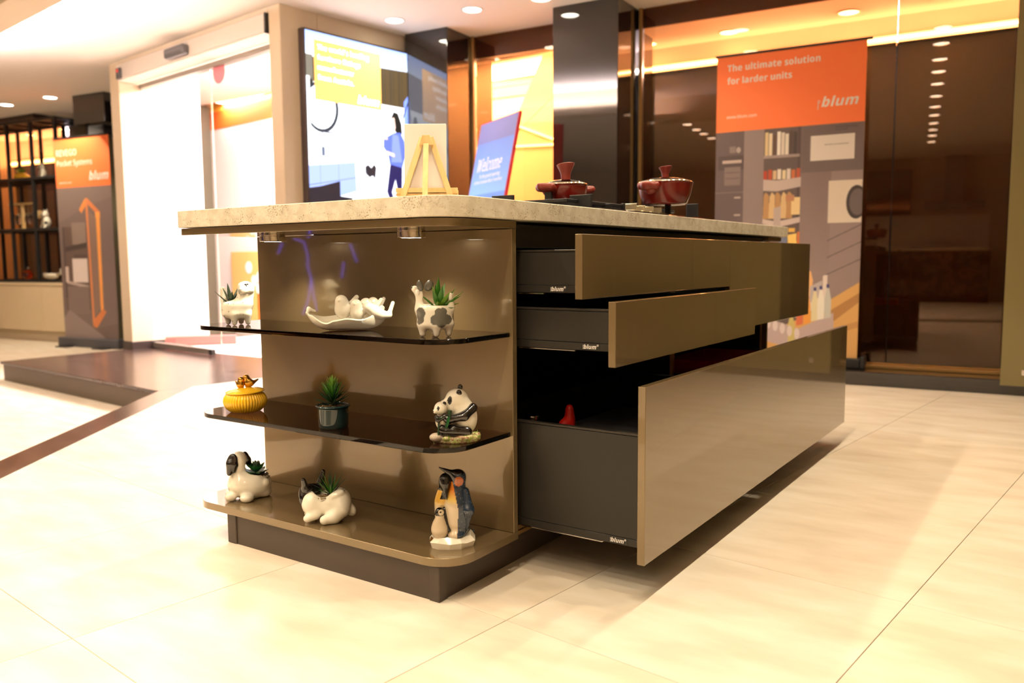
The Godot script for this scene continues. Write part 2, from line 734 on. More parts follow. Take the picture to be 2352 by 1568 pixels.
# pale stone whose brown pits and hairlines gather in patches
func stone_image() -> ImageTexture:
	var n := 768
	var im := Image.create(n, n, false, Image.FORMAT_RGB8)
	var a := FastNoiseLite.new()
	a.seed = 3; a.frequency = 0.006; a.fractal_octaves = 3
	var b := FastNoiseLite.new()
	b.seed = 9; b.frequency = 0.03; b.noise_type = FastNoiseLite.TYPE_CELLULAR
	b.cellular_return_type = FastNoiseLite.RETURN_DISTANCE2_SUB
	b.cellular_jitter = 1.0
	b.domain_warp_enabled = true; b.domain_warp_amplitude = 24.0; b.domain_warp_frequency = 0.03
	var c := FastNoiseLite.new()
	c.seed = 21; c.frequency = 0.11; c.fractal_octaves = 3
	var base := Color(0.865, 0.835, 0.765)
	var pit := Color(0.50, 0.42, 0.31)
	var cloud := Color(0.80, 0.765, 0.69)
	for y in n:
		for x in n:
			var patch := smoothstep(0.06, 0.34, a.get_noise_2d(x, y))
			var vein := 1.0 - smoothstep(-0.97, -0.80, b.get_noise_2d(x, y))
			var grit := c.get_noise_2d(x, y)
			var w := patch * clampf(vein * smoothstep(-0.15, 0.25, grit) + smoothstep(0.22, 0.45, grit) * 0.7, 0.0, 1.0)
			w = maxf(w, smoothstep(0.52, 0.60, grit) * 0.5)
			var col := base.lerp(cloud, clampf(0.5 + c.get_noise_2d(x * 0.12 + 400.0, y * 0.12) * 1.2, 0.0, 1.0))
			im.set_pixel(x, y, col.lerp(pit, w * 0.9))
	return ImageTexture.create_from_image(im)

func make_materials() -> void:
	var stone := mk("stone", Color.WHITE, 0.42, 0.0, 0.45)
	tri_map(stone, stone_image(), 2.3)
	var lac := mk("bronze_lacquer", Color(0.50, 0.425, 0.30), 0.27, 0.45, 0.5, 1.0)
	lac.resource_name = "glossy bronze lacquer"
	mk("bronze_edge", Color(0.60, 0.50, 0.345), 0.45, 0.25, 0.5)
	mk("plinth_board", Color(0.29, 0.245, 0.215), 0.42, 0.1, 0.5)
	mk("black_board", Color(0.075, 0.068, 0.06), 0.5, 0.0, 0.5)
	mk("drawer_metal", Color(0.19, 0.18, 0.165), 0.38, 0.35, 0.5)
	mk("drawer_rail", Color(0.235, 0.22, 0.20), 0.3, 0.5, 0.5)
	mk("gold_profile", Color(0.70, 0.56, 0.36), 0.3, 0.8, 0.5)
	mk("steel", Color(0.72, 0.70, 0.68), 0.18, 1.0, 0.5)
	mk("chrome", Color(0.85, 0.82, 0.78), 0.06, 1.0, 0.5)
	tinted("bronze_glass", Color(0.30, 0.20, 0.13))
	tinted("clear_glass", Color(0.97, 0.97, 0.96))
	tinted("orange_glass", Color(0.98, 0.67, 0.39))
	tinted("amber_glass", Color(0.80, 0.28, 0.06))
	var door := mk("door_glass", Color(1.0, 0.97, 0.97, 0.06), 0.02)
	door.transparency = BaseMaterial3D.TRANSPARENCY_ALPHA
	mk("white_metal", Color(0.86, 0.84, 0.82), 0.4)
	mk("grey_metal", Color(0.55, 0.53, 0.50), 0.35, 0.5)
	mk("black_plastic", Color(0.10, 0.10, 0.105), 0.4)
	mk("grey_plastic", Color(0.30, 0.30, 0.32), 0.45)
	mk("red_light", Color(0.9, 0.15, 0.1), 0.4)
	mk("beige_paint", Color(0.80, 0.74, 0.64), 0.75)
	mk("white_paint", Color(0.90, 0.87, 0.83), 0.8)
	mk("dark_brown", Color(0.17, 0.12, 0.10), 0.5)
	var bl := mk("black_gloss", Color(0.115, 0.10, 0.095), 0.06, 0.0, 0.6, 0.6)
	bl.clearcoat_roughness = 0.02
	mk("black_back", Color(0.03, 0.026, 0.024), 0.6)
	mk("olive_lacquer", Color(0.52, 0.47, 0.30), 0.32, 0.2, 0.5, 0.4)
	mk("orange_paint", Color(0.93, 0.42, 0.12), 0.6)
	mk("cream_front", Color(0.86, 0.79, 0.67), 0.5)
	mk("grey_olive", Color(0.36, 0.34, 0.27), 0.5)
	mk("blue_panel", Color(0.18, 0.24, 0.42), 0.5)
	glow("glow_warm", Color(1.0, 0.95, 0.86), 26.0)
	glow("glow_hall", Color(1.0, 0.95, 0.95), 5.0)
	glow("glow_led", Color(1.0, 0.96, 0.88), 7.0)
	glow("glow_print", Color(1.0, 0.99, 0.97), 2.6)
	glow("glow_violet", Color(0.45, 0.38, 1.0), 5.0)
	mk("ceramic", Color(0.885, 0.86, 0.80), 0.10, 0.0, 0.55, 0.5)
	var cp := mk("ceramic_painted", Color.WHITE, 0.12, 0.0, 0.55, 0.5)
	cp.vertex_color_use_as_albedo = true
	var mp := mk("resin_painted", Color.WHITE, 0.36, 0.0, 0.5)
	mp.vertex_color_use_as_albedo = true
	mk("ceramic_black", Color(0.055, 0.04, 0.045), 0.08, 0.0, 0.6, 0.6)
	mk("ceramic_grey", Color(0.36, 0.355, 0.33), 0.14, 0.0, 0.55, 0.4)
	mk("ceramic_yellow", Color(0.96, 0.76, 0.16), 0.14, 0.0, 0.55, 0.5)
	mk("ceramic_teal", Color(0.035, 0.155, 0.17), 0.10, 0.0, 0.55, 0.5)
	mk("gold", Color(0.83, 0.63, 0.27), 0.22, 1.0, 0.5)
	for l in [["leaf_green", Color(0.21, 0.44, 0.11)], ["leaf_light", Color(0.38, 0.56, 0.16)], ["leaf_dark", Color(0.075, 0.22, 0.10)], ["leaf_grey", Color(0.22, 0.30, 0.22)], ["leaf_jade", Color(0.10, 0.32, 0.14)]]:
		var m := mk(l[0], l[1], 0.35)
		m.backlight_enabled = true
		m.backlight = Color(l[1].r * 0.4, l[1].g * 0.4, l[1].b * 0.3)
	mk("pebble", Color(0.58, 0.47, 0.33), 0.7)
	mk("pebble_dark", Color(0.33, 0.25, 0.19), 0.7)
	var pot := mk("pot_red", Color(0.44, 0.075, 0.045), 0.25, 0.0, 0.5, 0.35)
	pot.clearcoat_roughness = 0.12
	mk("pot_handle", Color(0.50, 0.165, 0.125), 0.38)
	var wood := mk("pine", Color.WHITE, 0.55)
	tri_map(wood, noise_tex(5, 0.012, [[0.0, Color(0.80, 0.66, 0.42)], [0.5, Color(0.88, 0.76, 0.53)], [1.0, Color(0.92, 0.82, 0.62)]], 256, 3), 3.0)
	wood.uv1_scale = Vector3(12.0, 1.6, 12.0)
	mk("canvas_white", Color(0.86, 0.82, 0.80), 0.8)
	mk("iron", Color(0.07, 0.07, 0.075), 0.5)
	mk("hob_glass", Color(0.03, 0.03, 0.032), 0.06, 0.0, 0.6)
	mk("knob_champagne", Color(0.78, 0.73, 0.62), 0.25, 0.7)
	mk("red_plastic", Color(0.75, 0.09, 0.03), 0.35)
	mk("print_white", Color(0.93, 0.91, 0.89), 0.6)
	mk("print_red", Color(0.78, 0.18, 0.22), 0.5)
	mk("grout", Color(0.47, 0.42, 0.36), 0.9)
	var warm := [[0.0, Color(0.80, 0.755, 0.69)], [0.45, Color(0.845, 0.805, 0.745)], [0.7, Color(0.865, 0.83, 0.78)], [1.0, Color(0.885, 0.855, 0.81)]]
	for k in 3:
		var f := mk("floor_tile_%d" % k, Color(1.0, 1.0 - 0.008 * k, 1.0 - 0.016 * k) if k else Color.WHITE, 0.42, 0.0, 0.4)
		if k == 0:
			texs.floor = noise_tex(11, 0.008, warm, 1024, 5)
		tri_map(f, texs.floor, 0.45)
		f.uv1_offset = Vector3(0.31, 0.17, 0.53) * k
		f.uv1_scale = Vector3(0.30, 0.5, 0.85)
	var dk := mk("brown_stone", Color.WHITE, 0.22, 0.0, 0.5)
	tri_map(dk, noise_tex(31, 0.012, [[0.0, Color(0.20, 0.155, 0.135)], [0.5, Color(0.27, 0.215, 0.19)], [1.0, Color(0.36, 0.29, 0.255)]], 512, 5), 0.9)
	mk("step_face", Color(0.36, 0.31, 0.25), 0.5)
	var marb := mk("dark_marble", Color.WHITE, 0.25)
	tri_map(marb, noise_tex(40, 0.01, [[0.0, Color(0.10, 0.08, 0.06)], [0.5, Color(0.24, 0.20, 0.16)], [0.62, Color(0.45, 0.38, 0.30)], [1.0, Color(0.16, 0.13, 0.10)]], 512, 5), 0.8)

# ------------------------------------------------------------------ flat print
class Print:
	var im: Image
	var w: int
	var h: int

	func _init(ww: int, hh: int, bg: Color) -> void:
		w = ww
		h = hh
		im = Image.create(w, h, false, Image.FORMAT_RGB8)
		im.fill(bg)

	func rect(x0: float, y0: float, x1: float, y1: float, c: Color) -> Print:
		im.fill_rect(Rect2i(int(x0 * w), int(y0 * h), maxi(1, int((x1 - x0) * w)), maxi(1, int((y1 - y0) * h))), c)
		return self

	func poly(pts: Array, c: Color) -> Print:
		var n := pts.size() / 2
		var lo := 9.0
		var hi := -9.0
		for i in n:
			lo = minf(lo, pts[i * 2 + 1]); hi = maxf(hi, pts[i * 2 + 1])
		for y in range(maxi(0, int(lo * h)), mini(h - 1, int(hi * h)) + 1):
			var yy := (y + 0.5) / h
			var xs := []
			for i in n:
				var j := (i + 1) % n
				var ya: float = pts[i * 2 + 1]
				var yb: float = pts[j * 2 + 1]
				if (ya <= yy) != (yb <= yy):
					xs.append(pts[i * 2] + (pts[j * 2] - pts[i * 2]) * (yy - ya) / (yb - ya))
			xs.sort()
			for k in xs.size() / 2:
				var a := clampi(int(xs[k * 2] * w), 0, w)
				var b := clampi(int(xs[k * 2 + 1] * w), 0, w)
				if b > a:
					im.fill_rect(Rect2i(a, y, b - a, 1), c)
		return self

	func oval(cx: float, cy: float, rx: float, ry: float, c: Color) -> Print:
		var p := []
		for i in 28:
			p.append(cx + cos(TAU * i / 28) * rx)
			p.append(cy + sin(TAU * i / 28) * ry)
		return poly(p, c)

	func fade(x0: float, y0: float, x1: float, y1: float, a: Color, b: Color) -> Print:
		var r0 := int(y0 * h)
		var r1 := int(y1 * h)
		for y in range(r0, r1):
			im.fill_rect(Rect2i(int(x0 * w), y, int((x1 - x0) * w), 1), a.lerp(b, float(y - r0) / maxf(1.0, r1 - r0)))
		return self

	func soften(times := 1) -> Print:
		for k in times:
			im.resize(w / 2, h / 2, Image.INTERPOLATE_BILINEAR)
			im.resize(w, h, Image.INTERPOLATE_CUBIC)
		return self

	func tex() -> ImageTexture:
		return ImageTexture.create_from_image(im)

func print_mat(called: String, pr: Print, emit := 0.0) -> StandardMaterial3D:
	var m := mk(called, Color.WHITE, 0.55)
	m.albedo_texture = pr.tex()
	m.texture_repeat = false
	if emit > 0.0:
		m.albedo_color = Color(0.1, 0.1, 0.1)
		m.emission_enabled = true
		m.emission = Color.WHITE
		m.emission_operator = BaseMaterial3D.EMISSION_OP_MULTIPLY
		m.emission_texture = m.albedo_texture
		m.emission_energy_multiplier = emit
		m.albedo_texture = null
	return m

# ------------------------------------------------------------------ the room
func xz(pts: Array) -> PackedVector2Array:
	var o := PackedVector2Array()
	for i in pts.size() / 2:
		o.append(Vector2(pts[i * 2], pts[i * 2 + 1]))
	return o

# square stone tiles, one piece each, cut to the outline of the floor
func lay_tiles(parent: Node, outline: PackedVector2Array, top: float, lo: Vector2, hi: Vector2, sd: int) -> void:
	var r := RandomNumberGenerator.new()
	r.seed = sd
	var e := deg_to_rad(6.2)
	var u := Vector2(cos(e), sin(e))
	var v := Vector2(-sin(e), cos(e))
	for i in range(-22, 12):
		for j in range(-8, 6):
			var o := u * (0.172 + TILE * i) + v * (-0.03 + TILE * j)
			var ctr := o + (u + v) * TILE * 0.5
			if ctr.x < lo.x or ctr.x > hi.x or ctr.y < lo.y or ctr.y > hi.y:
				continue
			var gap := 0.0008
			var sq := PackedVector2Array([o + (u + v) * gap, o + u * (TILE - gap) + v * gap, o + (u + v) * (TILE - gap), o + u * gap + v * (TILE - gap)])
			for cutp in Geometry2D.intersect_polygons(sq, outline):
				if cutp.size() >= 3:
					part("tile", plate(cutp, top - 0.009, top + r.randf_range(-0.0001, 0.0001), 0.0006), mats["floor_tile_%d" % r.randi_range(0, 2)], parent)

func make_room() -> void:
	# main floor: a slab with recessed joints, tiles on it
	var main := xz([-3.31, -1.67, -1.23, 0.99, -1.23, 6.6, 2.6, 6.6, 2.6, -4.3, -3.05, -4.0, -3.22, -2.42])
	var floor_main := struct("floor", plate(main, -0.16, -0.006), mats.grout)
	lay_tiles(floor_main, main, 0.0, Vector2(-3.4, -4.2), Vector2(2.4, 1.5), 5)
	var rest: Array = Geometry2D.intersect_polygons(main, xz([-1.4, 1.62, 2.7, 2.06, 2.7, 6.7, -1.4, 6.7]))
	var behind := plate(rest[0], -0.009, 0.0)
	var fb := part("tile_field", behind, mats.floor_tile_0, floor_main)
	fb.set_meta("kind", "stuff")
	# sunken floor on the left
	var low := xz([-11.2, -4.6, -1.1, -4.6, -1.1, 6.6, -11.2, 6.6])
	var floor_low := struct("floor", plate(low, -0.30, -0.156), mats.grout)
	lay_tiles(floor_low, low, -0.15, Vector2(-11.0, -4.4), Vector2(-1.9, 1.2), 8)
	var fl := part("tile_field", plate(xz([-11.2, 0.9, -1.24, 1.5, -1.24, 6.6, -11.2, 6.6]), -0.158, -0.1495), mats.floor_tile_1, floor_low)
	fl.set_meta("kind", "stuff")
	# dark stone strip along the edge, and the dark landing before the door
	struct("trim_1", plate(xz([-3.345, -1.47, -3.31, -1.67, -1.235, 0.99, -1.23, 6.6, -1.37, 6.6, -1.375, 1.045]), -0.15, 0.0006, 0.002), mats.brown_stone)
	var landing := plate(xz([-5.79, -1.685, -3.35, -1.465, -3.31, -1.668, -3.22, -2.42, -3.3, -2.50, -3.3, -2.9, -5.75, -2.98]), -0.022, 0.0, 0.003)
	struct("floor", landing, mats.brown_stone)
	struct("trim_2", plate(xz([-5.775, -1.70, -3.36, -1.482, -3.33, -1.70, -3.24, -2.42, -5.72, -2.74]), -0.15, -0.0222), mats.step_face)
	# ceilings
	struct("ceiling", boxg(Vector3(-11.3, CEIL, -4.35), Vector3(2.8, CEIL + 0.12, 6.8)), mats.white_paint)
	var ledge := Transform3D(Basis(Vector3.UP, deg_to_rad(-6.7)), Vector3(-4.62, -0.16, -1.272))
	struct("ceiling", bevb(Vector3(-1.35, 2.36, 0.0), Vector3(4.2, 2.385, 0.21), 0.003).add(bevb(Vector3(-1.35, 2.385, 0.15), Vector3(4.2, CEIL + 0.16, 0.21), 0.0)).add(bevb(Vector3(-1.35, 2.385, 0.0), Vector3(4.2, 2.425, 0.012), 0.0)), mats.beige_paint, ledge)
	var strip := thing("cove_light", "long strip light hidden in the ceiling cove over the landing", "strip light", ledge)
	part("diffuser", bevb(Vector3(-1.3, 2.386, 0.03), Vector3(2.6, 2.394, 0.10), 0.002), mats.glow_hall, strip)
	part("channel", bevb(Vector3(-1.31, 2.3851, 0.02), Vector3(2.61, 2.3859, 0.11), 0.0), mats.white_metal, strip)
	var al := AreaLight3D.new()
	al.name = "cove_glow"
	al.area_size = Vector2(3.9, 0.07)
	al.light_energy = 60.0
	al.light_color = Color(1.0, 0.93, 0.95)
	al.shadow_enabled = true
	al.area_range = 10.0
	al.basis = Basis(Vector3.RIGHT, deg_to_rad(62))
	al.position = Vector3(0.65, 2.40, 0.06)
	strip.add_child(al, true)
	# outer shell
	struct("wall_back", boxg(Vector3(-11.3, -0.3, 6.6), Vector3(2.8, CEIL, 6.75)), mats.beige_paint)
	struct("wall_right", boxg(Vector3(2.66, -0.3, -4.6), Vector3(2.8, CEIL, 6.6)), mats.beige_paint)
	struct("wall_left", boxg(Vector3(-11.3, -0.3, -4.6), Vector3(-11.15, CEIL, 6.6)), mats.beige_paint)
	# door column: jambs, head, return wall
	var col := struct("wall_door", bevb(Vector3(-0.03, -0.15, -0.30), Vector3(0.14, CEIL, 0.0), 0.004).add(bevb(Vector3(2.405, 0, -0.30), Vector3(2.535, CEIL, 0.0), 0.004)).add(boxg(Vector3(0.14, 2.425, -0.30), Vector3(2.405, CEIL, 0.0))), mats.beige_paint, COLUMN)
	part("skirting", bevb(Vector3(-0.035, -0.15, -0.298), Vector3(0.143, 0.07, 0.006), 0.003), mats.dark_brown, col)
	struct("wall_lightbox", boxg(Vector3(2.405, 0, -1.6), Vector3(2.535, CEIL, -0.30)), mats.beige_paint, COLUMN)
	struct("wall_vestibule", boxg(Vector3(-0.03, -0.15, -0.55), Vector3(0.05, CEIL, -0.302)), mats.white_paint, COLUMN)
	# glass facade on the right: pillars, posts, step, rails
	struct("trim_3", bevb(Vector3(-1.09, 0, -0.30), Vector3(-0.706, CEIL, 0.34), 0.004), mats.black_gloss, GLASS)
	struct("trim_4", bevb(Vector3(0.165, 0, -0.30), Vector3(0.645, CEIL, 0.34), 0.004), mats.black_gloss, GLASS)
	for s in [-0.70, 0.668]:
		struct("trim_5", bevb(Vector3(s - 0.006, 0.08, -0.012), Vector3(s + 0.018, CEIL, 0.022), 0.003), mats.gold_profile, GLASS)
	struct("trim_6", bevb(Vector3(-0.70, 0, -0.12), Vector3(3.6, 0.085, 0.24), 0.006), mats.black_gloss, GLASS)
	struct("trim_7", bevb(Vector3(0.70, 0.085, 0.004), Vector3(3.55, 0.108, 0.07), 0.003).add(bevb(Vector3(0.70, 0.108, 0.004), Vector3(3.55, 0.116, 0.02), 0.002)), mats.gold_profile, GLASS)
	var n := 1
	for w in [[-0.676, 0.163], [0.692, 2.275], [2.281, 3.6]]:
		struct("window_%d" % n, bevb(Vector3(w[0], 0.086, -0.012), Vector3(w[1], CEIL - 0.002, 0.0), 0.0015), mats.orange_glass, GLASS)
		n += 1
	# lettering seen from behind on the window film
	struct("trim_8", boxg(Vector3(-0.74, 2.30, -0.10), Vector3(0.17, CEIL, -0.03)), mats.dark_brown, GLASS)
	# display recess behind the right panes
	struct("trim_9", boxg(Vector3(0.40, 2.335, -0.16), Vector3(3.6, CEIL, -0.03)), mats.dark_brown, GLASS)
	struct("ceiling", boxg(Vector3(0.40, 2.33, -0.75), Vector3(3.6, 2.334, -0.03)), mats.white_paint, GLASS)
	struct("trim_10", boxg(Vector3(0.40, 2.204, -0.62), Vector3(3.6, 2.33, -0.60)), mats.white_paint, Transform3D(Basis(Vector3.UP, deg_to_rad(4.0)), GLASS.origin))
	struct("wall_recess", boxg(Vector3(0.40, 0.0, -0.75), Vector3(3.6, 2.16, -0.62)).add(boxg(Vector3(0.34, 0.0, -0.75), Vector3(0.40, 2.334, -0.03))), mats.black_back, GLASS)
	recess_lights(GLASS, 0.44, 3.4, -0.6, 2.16, 2.204, 9.0, "behind the right glass panes")
	for q in [[0.56, -0.42], [1.16, -0.42], [1.95, -0.36], [2.5, -0.3]]:
		var p: Vector3 = GLASS * Vector3(q[0], 2.33, q[1])
		downlight(p, ["leftmost round downlight in the recess behind the right panes", "second round downlight from the gold post in the glazed recess", "third round downlight from the gold post in the glazed recess", "rightmost round downlight in the recess behind the right panes"][n - 4], 0.35)
		n += 1
	# hall beyond
	struct("floor", boxg(Vector3(-9.5, -0.16, -8.0), Vector3(3.0, -0.004, -4.75)).add(boxg(Vector3(-5.9, -0.16, -4.75), Vector3(-2.7, -0.004, -2.95))), mats.white_paint)
	struct("ceiling", boxg(Vector3(-9.5, 2.52, -8.0), Vector3(3.0, 2.62, -4.4)).add(boxg(Vector3(-5.9, 2.52, -4.4), Vector3(-2.0, 2.62, -2.95))), mats.white_paint)
	struct("wall_hall", boxg(Vector3(-9.5, 0, -8.1), Vector3(3.0, 2.6, -8.0)), mats.white_paint)
	struct("wall_hall", boxg(Vector3(-9.6, 0, -8.1), Vector3(-9.5, 2.6, -4.6)), mats.white_paint)
	struct("wall_hall", boxg(Vector3(-0.6, 0, -8.1), Vector3(-0.5, 2.6, -4.75)), mats.white_paint)
	# bulkhead and panels of the hall seen through the orange window
	struct("trim_11", boxg(Vector3(-2.2, 2.39, -1.46), Vector3(0.3, 2.52, -1.40)), mats.beige_paint, GLASS)
	struct("trim_12", boxg(Vector3(-2.2, 2.295, -1.45), Vector3(0.3, 2.388, -1.405)), mats.cream_front, GLASS)
	for k in 4:
		struct("wall_hall", bevb(Vector3(-2.2 + 0.62 * k - 0.005, 0.0, -1.45), Vector3(-1.592 + 0.62 * k, 2.292, -1.42), 0.003), mats.white_paint, GLASS)
	# far left: glass facade behind the shelving
	struct("trim_13", boxg(Vector3(-2.3, 2.56, -0.1), Vector3(0.2, 2.62, 0.5)), mats.dark_brown, LEFT)
	struct("window_4", bevb(Vector3(-2.3, 0.05, -0.012), Vector3(0.0, 2.60, 0.0), 0.0015), mats.orange_glass, LEFT)
	struct("ceiling", boxg(Vector3(-2.3, 2.585, -0.7), Vector3(0.0, 2.60, -0.03)), mats.white_paint, LEFT)
	struct("trim_14", boxg(Vector3(-2.3, 2.31, -0.62), Vector3(0.0, 2.585, -0.60)), mats.white_paint, LEFT)
	struct("wall_recess", boxg(Vector3(-2.3, 0, -0.75), Vector3(0.0, 2.25, -0.62)), mats.black_back, LEFT)
	struct("wall_recess", boxg(Vector3(0.0, 0, -0.75), Vector3(2.15, 2.61, -0.05)), mats.grey_olive, LEFT)
	struct("wall_side", plate(xz([-5.88, -2.80, -5.93, -2.80, -6.93, -4.18, -6.86, -4.28]), -0.15, CEIL), mats.black_gloss)
	recess_lights(LEFT, -2.25, -0.05, -0.6, 2.25, 2.31, 9.0, "behind the display shelving at far left")
	for q in [[-1.25, -0.35], [-0.45, -0.3]]:
		downlight(LEFT * Vector3(q[0], 2.585, q[1]), "round downlight in the recess %s the far left shelving" % ("behind the left half of" if q[0] < -1.0 else "behind the right half of"), 0.4)

func recess_lights(xf: Transform3D, s0: float, s1: float, off: float, y0: float, y1: float, e: float, where: String) -> void:
	var t := thing("strip_light", "long glowing white strip light " + where, "strip light", xf)
	part("diffuser", bevb(Vector3(s0, y0, off + 0.0), Vector3(s1, y1, off + 0.014), 0.004), mats.glow_led, t)
	part("channel", boxg(Vector3(s0, y0 - 0.004, off - 0.018), Vector3(s1, y1 - 0.001, off - 0.0005)), mats.black_back, t)
	var a := AreaLight3D.new()
	a.name = "strip_glow"
	a.area_size = Vector2(s1 - s0, 0.04)
	a.light_energy = e
	a.light_color = Color(1.0, 0.90, 0.95)
	a.shadow_enabled = true
	a.area_range = 8.0
	a.basis = Basis(Vector3.UP, PI) * Basis(Vector3.RIGHT, deg_to_rad(50))
	a.position = Vector3((s0 + s1) * 0.5, (y0 + y1) * 0.5 + 0.004, off + 0.018)
	t.add_child(a, true)

# ------------------------------------------------------------------ the island
var ISL0 := -0.2467   # back of the front display panel
func make_island() -> void:
	var t := thing("island_cabinet", "glossy bronze kitchen island with open display shelves at its end", "kitchen island")
	# plinth with its corner pieces
	part("plinth", boxg(Vector3(-0.735, 0.0, -2.42), Vector3(-0.004, 0.083, -0.004)), mats.plinth_board, t)
	for q in [[-0.741, -0.705, -0.03, 0.0], [-0.030, 0.0, -0.030, 0.0]]:
		part("plinth_corner", bevb(Vector3(q[0], 0.0, q[2]), Vector3(q[1], 0.083, q[3]), 0.002), mats.plinth_board, t)
	# lower shelf, top board, panels at both ends
	for side in 2:
		var z0 := -0.2475
		var z1 := 0.0128
		var flip := Transform3D.IDENTITY
		if side == 1:
			flip = Transform3D(Basis.from_scale(Vector3(1, 1, -1)), Vector3(0, 0, -2.4262))
		var shelf := plate(rounded(Vector2(-0.878, z0), Vector2(0.0472, z1), [0.0, 0.0, 0.085, 0.075], 14), 0.0845, 0.1038, 0.0008)
		var top := plate(rounded(Vector2(-0.882, z0), Vector2(0.0472, z1), [0.0, 0.0, 0.085, 0.02], 14), 0.8328, 0.8505, 0.0008)
		part("bottom_shelf", mirrored(shelf, flip, side), mats.bronze_lacquer, t)
		part("top_board", mirrored(top, flip, side), mats.bronze_lacquer, t)
		var pan := bevb(Vector3(-0.858, 0.1042, -0.2467), Vector3(0.0472, 0.8320, -0.2293), 0.0008)
		part("end_panel", mirrored(pan, flip, side), mats.bronze_lacquer, t)
		if side == 0:
			for y in [0.590, 0.351]:
				part("glass_shelf", plate(rounded(Vector2(-0.853, -0.2283), Vector2(0.0395, 0.0115), [0.0, 0.0, 0.082, 0.07], 14), y - 0.0115, y, 0.0012), mats.bronze_glass, t)
	# carcass: sides, partition, bottom, back, top rail
	var zf := -0.2485
	var zb := -2.1775
	var body := Geo.new()
	for q in [[zf - 0.018, zf], [-1.2235, -1.2065], [zb, zb + 0.018]]:
		body.add(bevb(Vector3(-0.60, 0.088, q[0]), Vector3(0.024, 0.846, q[1]), 0.0006))
	body.add(boxg(Vector3(-0.60, 0.088, zb + 0.018), Vector3(0.024, 0.104, zf - 0.018)))
	body.add(boxg(Vector3(-0.615, 0.088, zb), Vector3(-0.60, 0.846, zf)))
	part("carcass", body, mats.black_board, t)
	part("back_panel", bevb(Vector3(-0.640, 0.088, zb), Vector3(-0.622, 0.846, zf), 0.0008), mats.bronze_lacquer, t)
	part("top_rail", bevb(Vector3(-0.05, 0.789, zb + 0.018), Vector3(0.027, 0.845, zf - 0.0185), 0.0015), mats.black_board, t)
	for q in [[zf - 0.018, zf], [-1.2335, -1.1965], [zb, zb + 0.018]]:
		var cnt := 3 if q[1] - q[0] > 0.03 else 1
		for k in cnt:
			var w: float = (q[1] - q[0]) / cnt
			part("edge_strip", bevb(Vector3(0.0242, 0.104, q[0] + w * k + 0.0012), Vector3(0.0285, 0.786, q[0] + w * (k + 1) - 0.0012), 0.0008), mats.gold_profile, t)
	part("bottom_profile", bevb(Vector3(0.0, 0.084, zb + 0.018), Vector3(0.031, 0.094, zf - 0.002), 0.001).add(bevb(Vector3(0.0, 0.094, zb + 0.018), Vector3(0.025, 0.106, zf - 0.019), 0.001)), mats.gold_profile, t)
	# puck lights under the top board
	var nm := ["second from the right end", "nearest the drawers"]
	var k2 := 0
	for x in [-0.640, -0.153]:
		var p := thing("puck_light", "round chrome spotlight under the top board, %s" % ["above the speckled animal planter", "above the white leaf dish and cow planter"][k2], "spotlight", Transform3D(Basis.IDENTITY, Vector3(x, 0.8328, -0.105)))
		part("housing", lathe([[0.030, 0.0], [0.0335, -0.0005], [0.0335, -0.004], [0.0325, -0.0045], [0.0325, -0.006], [0.0338, -0.0065], [0.0338, -0.0185], [0.0325, -0.020], [0.026, -0.020], [0.025, -0.0185]], 40), mats.chrome, p)
		part("lens", lathe([[0.0, -0.0195], [0.024, -0.0195], [0.0255, -0.0188]], 32), mats.glow_warm, p)
		var s := SpotLight3D.new()
		s.name = "puck_beam"
		s.light_energy = 0.32
		s.light_color = Color(1.0, 0.93, 0.80)
		s.light_size = 0.022
		s.spot_angle = 58.0
		s.spot_angle_attenuation = 0.9
		s.spot_range = 8.0
		s.spot_attenuation = 2.0
		s.shadow_enabled = true
		s.rotation = Vector3(-PI / 2, 0, 0)
		s.position = Vector3(0, -0.024, 0)
		p.add_child(s, true)
		k2 += 1
	# worktop
	var wt := single("worktop", plate(rounded(Vector2(-0.880, -2.4416), Vector2(0.0609, 0.0250), [0.03, 0.03, 0.085, 0.024], 14), 0.8526, 0.8972, 0.0015), mats.stone, "thick cream stone worktop with brown speckled patches and rounded corner", "worktop")
	wt.set_meta("label", "thick cream stone worktop with brown speckled patches and rounded corner")

func mirrored(g: Geo, xf: Transform3D, side: int) -> Geo:
	if side == 0:
		return g
	var o := Geo.new()
	for k in g.p.size() / 3:
		o.tri(xf * g.p[k * 3], xf * g.p[k * 3 + 2], xf * g.p[k * 3 + 1])
	return o

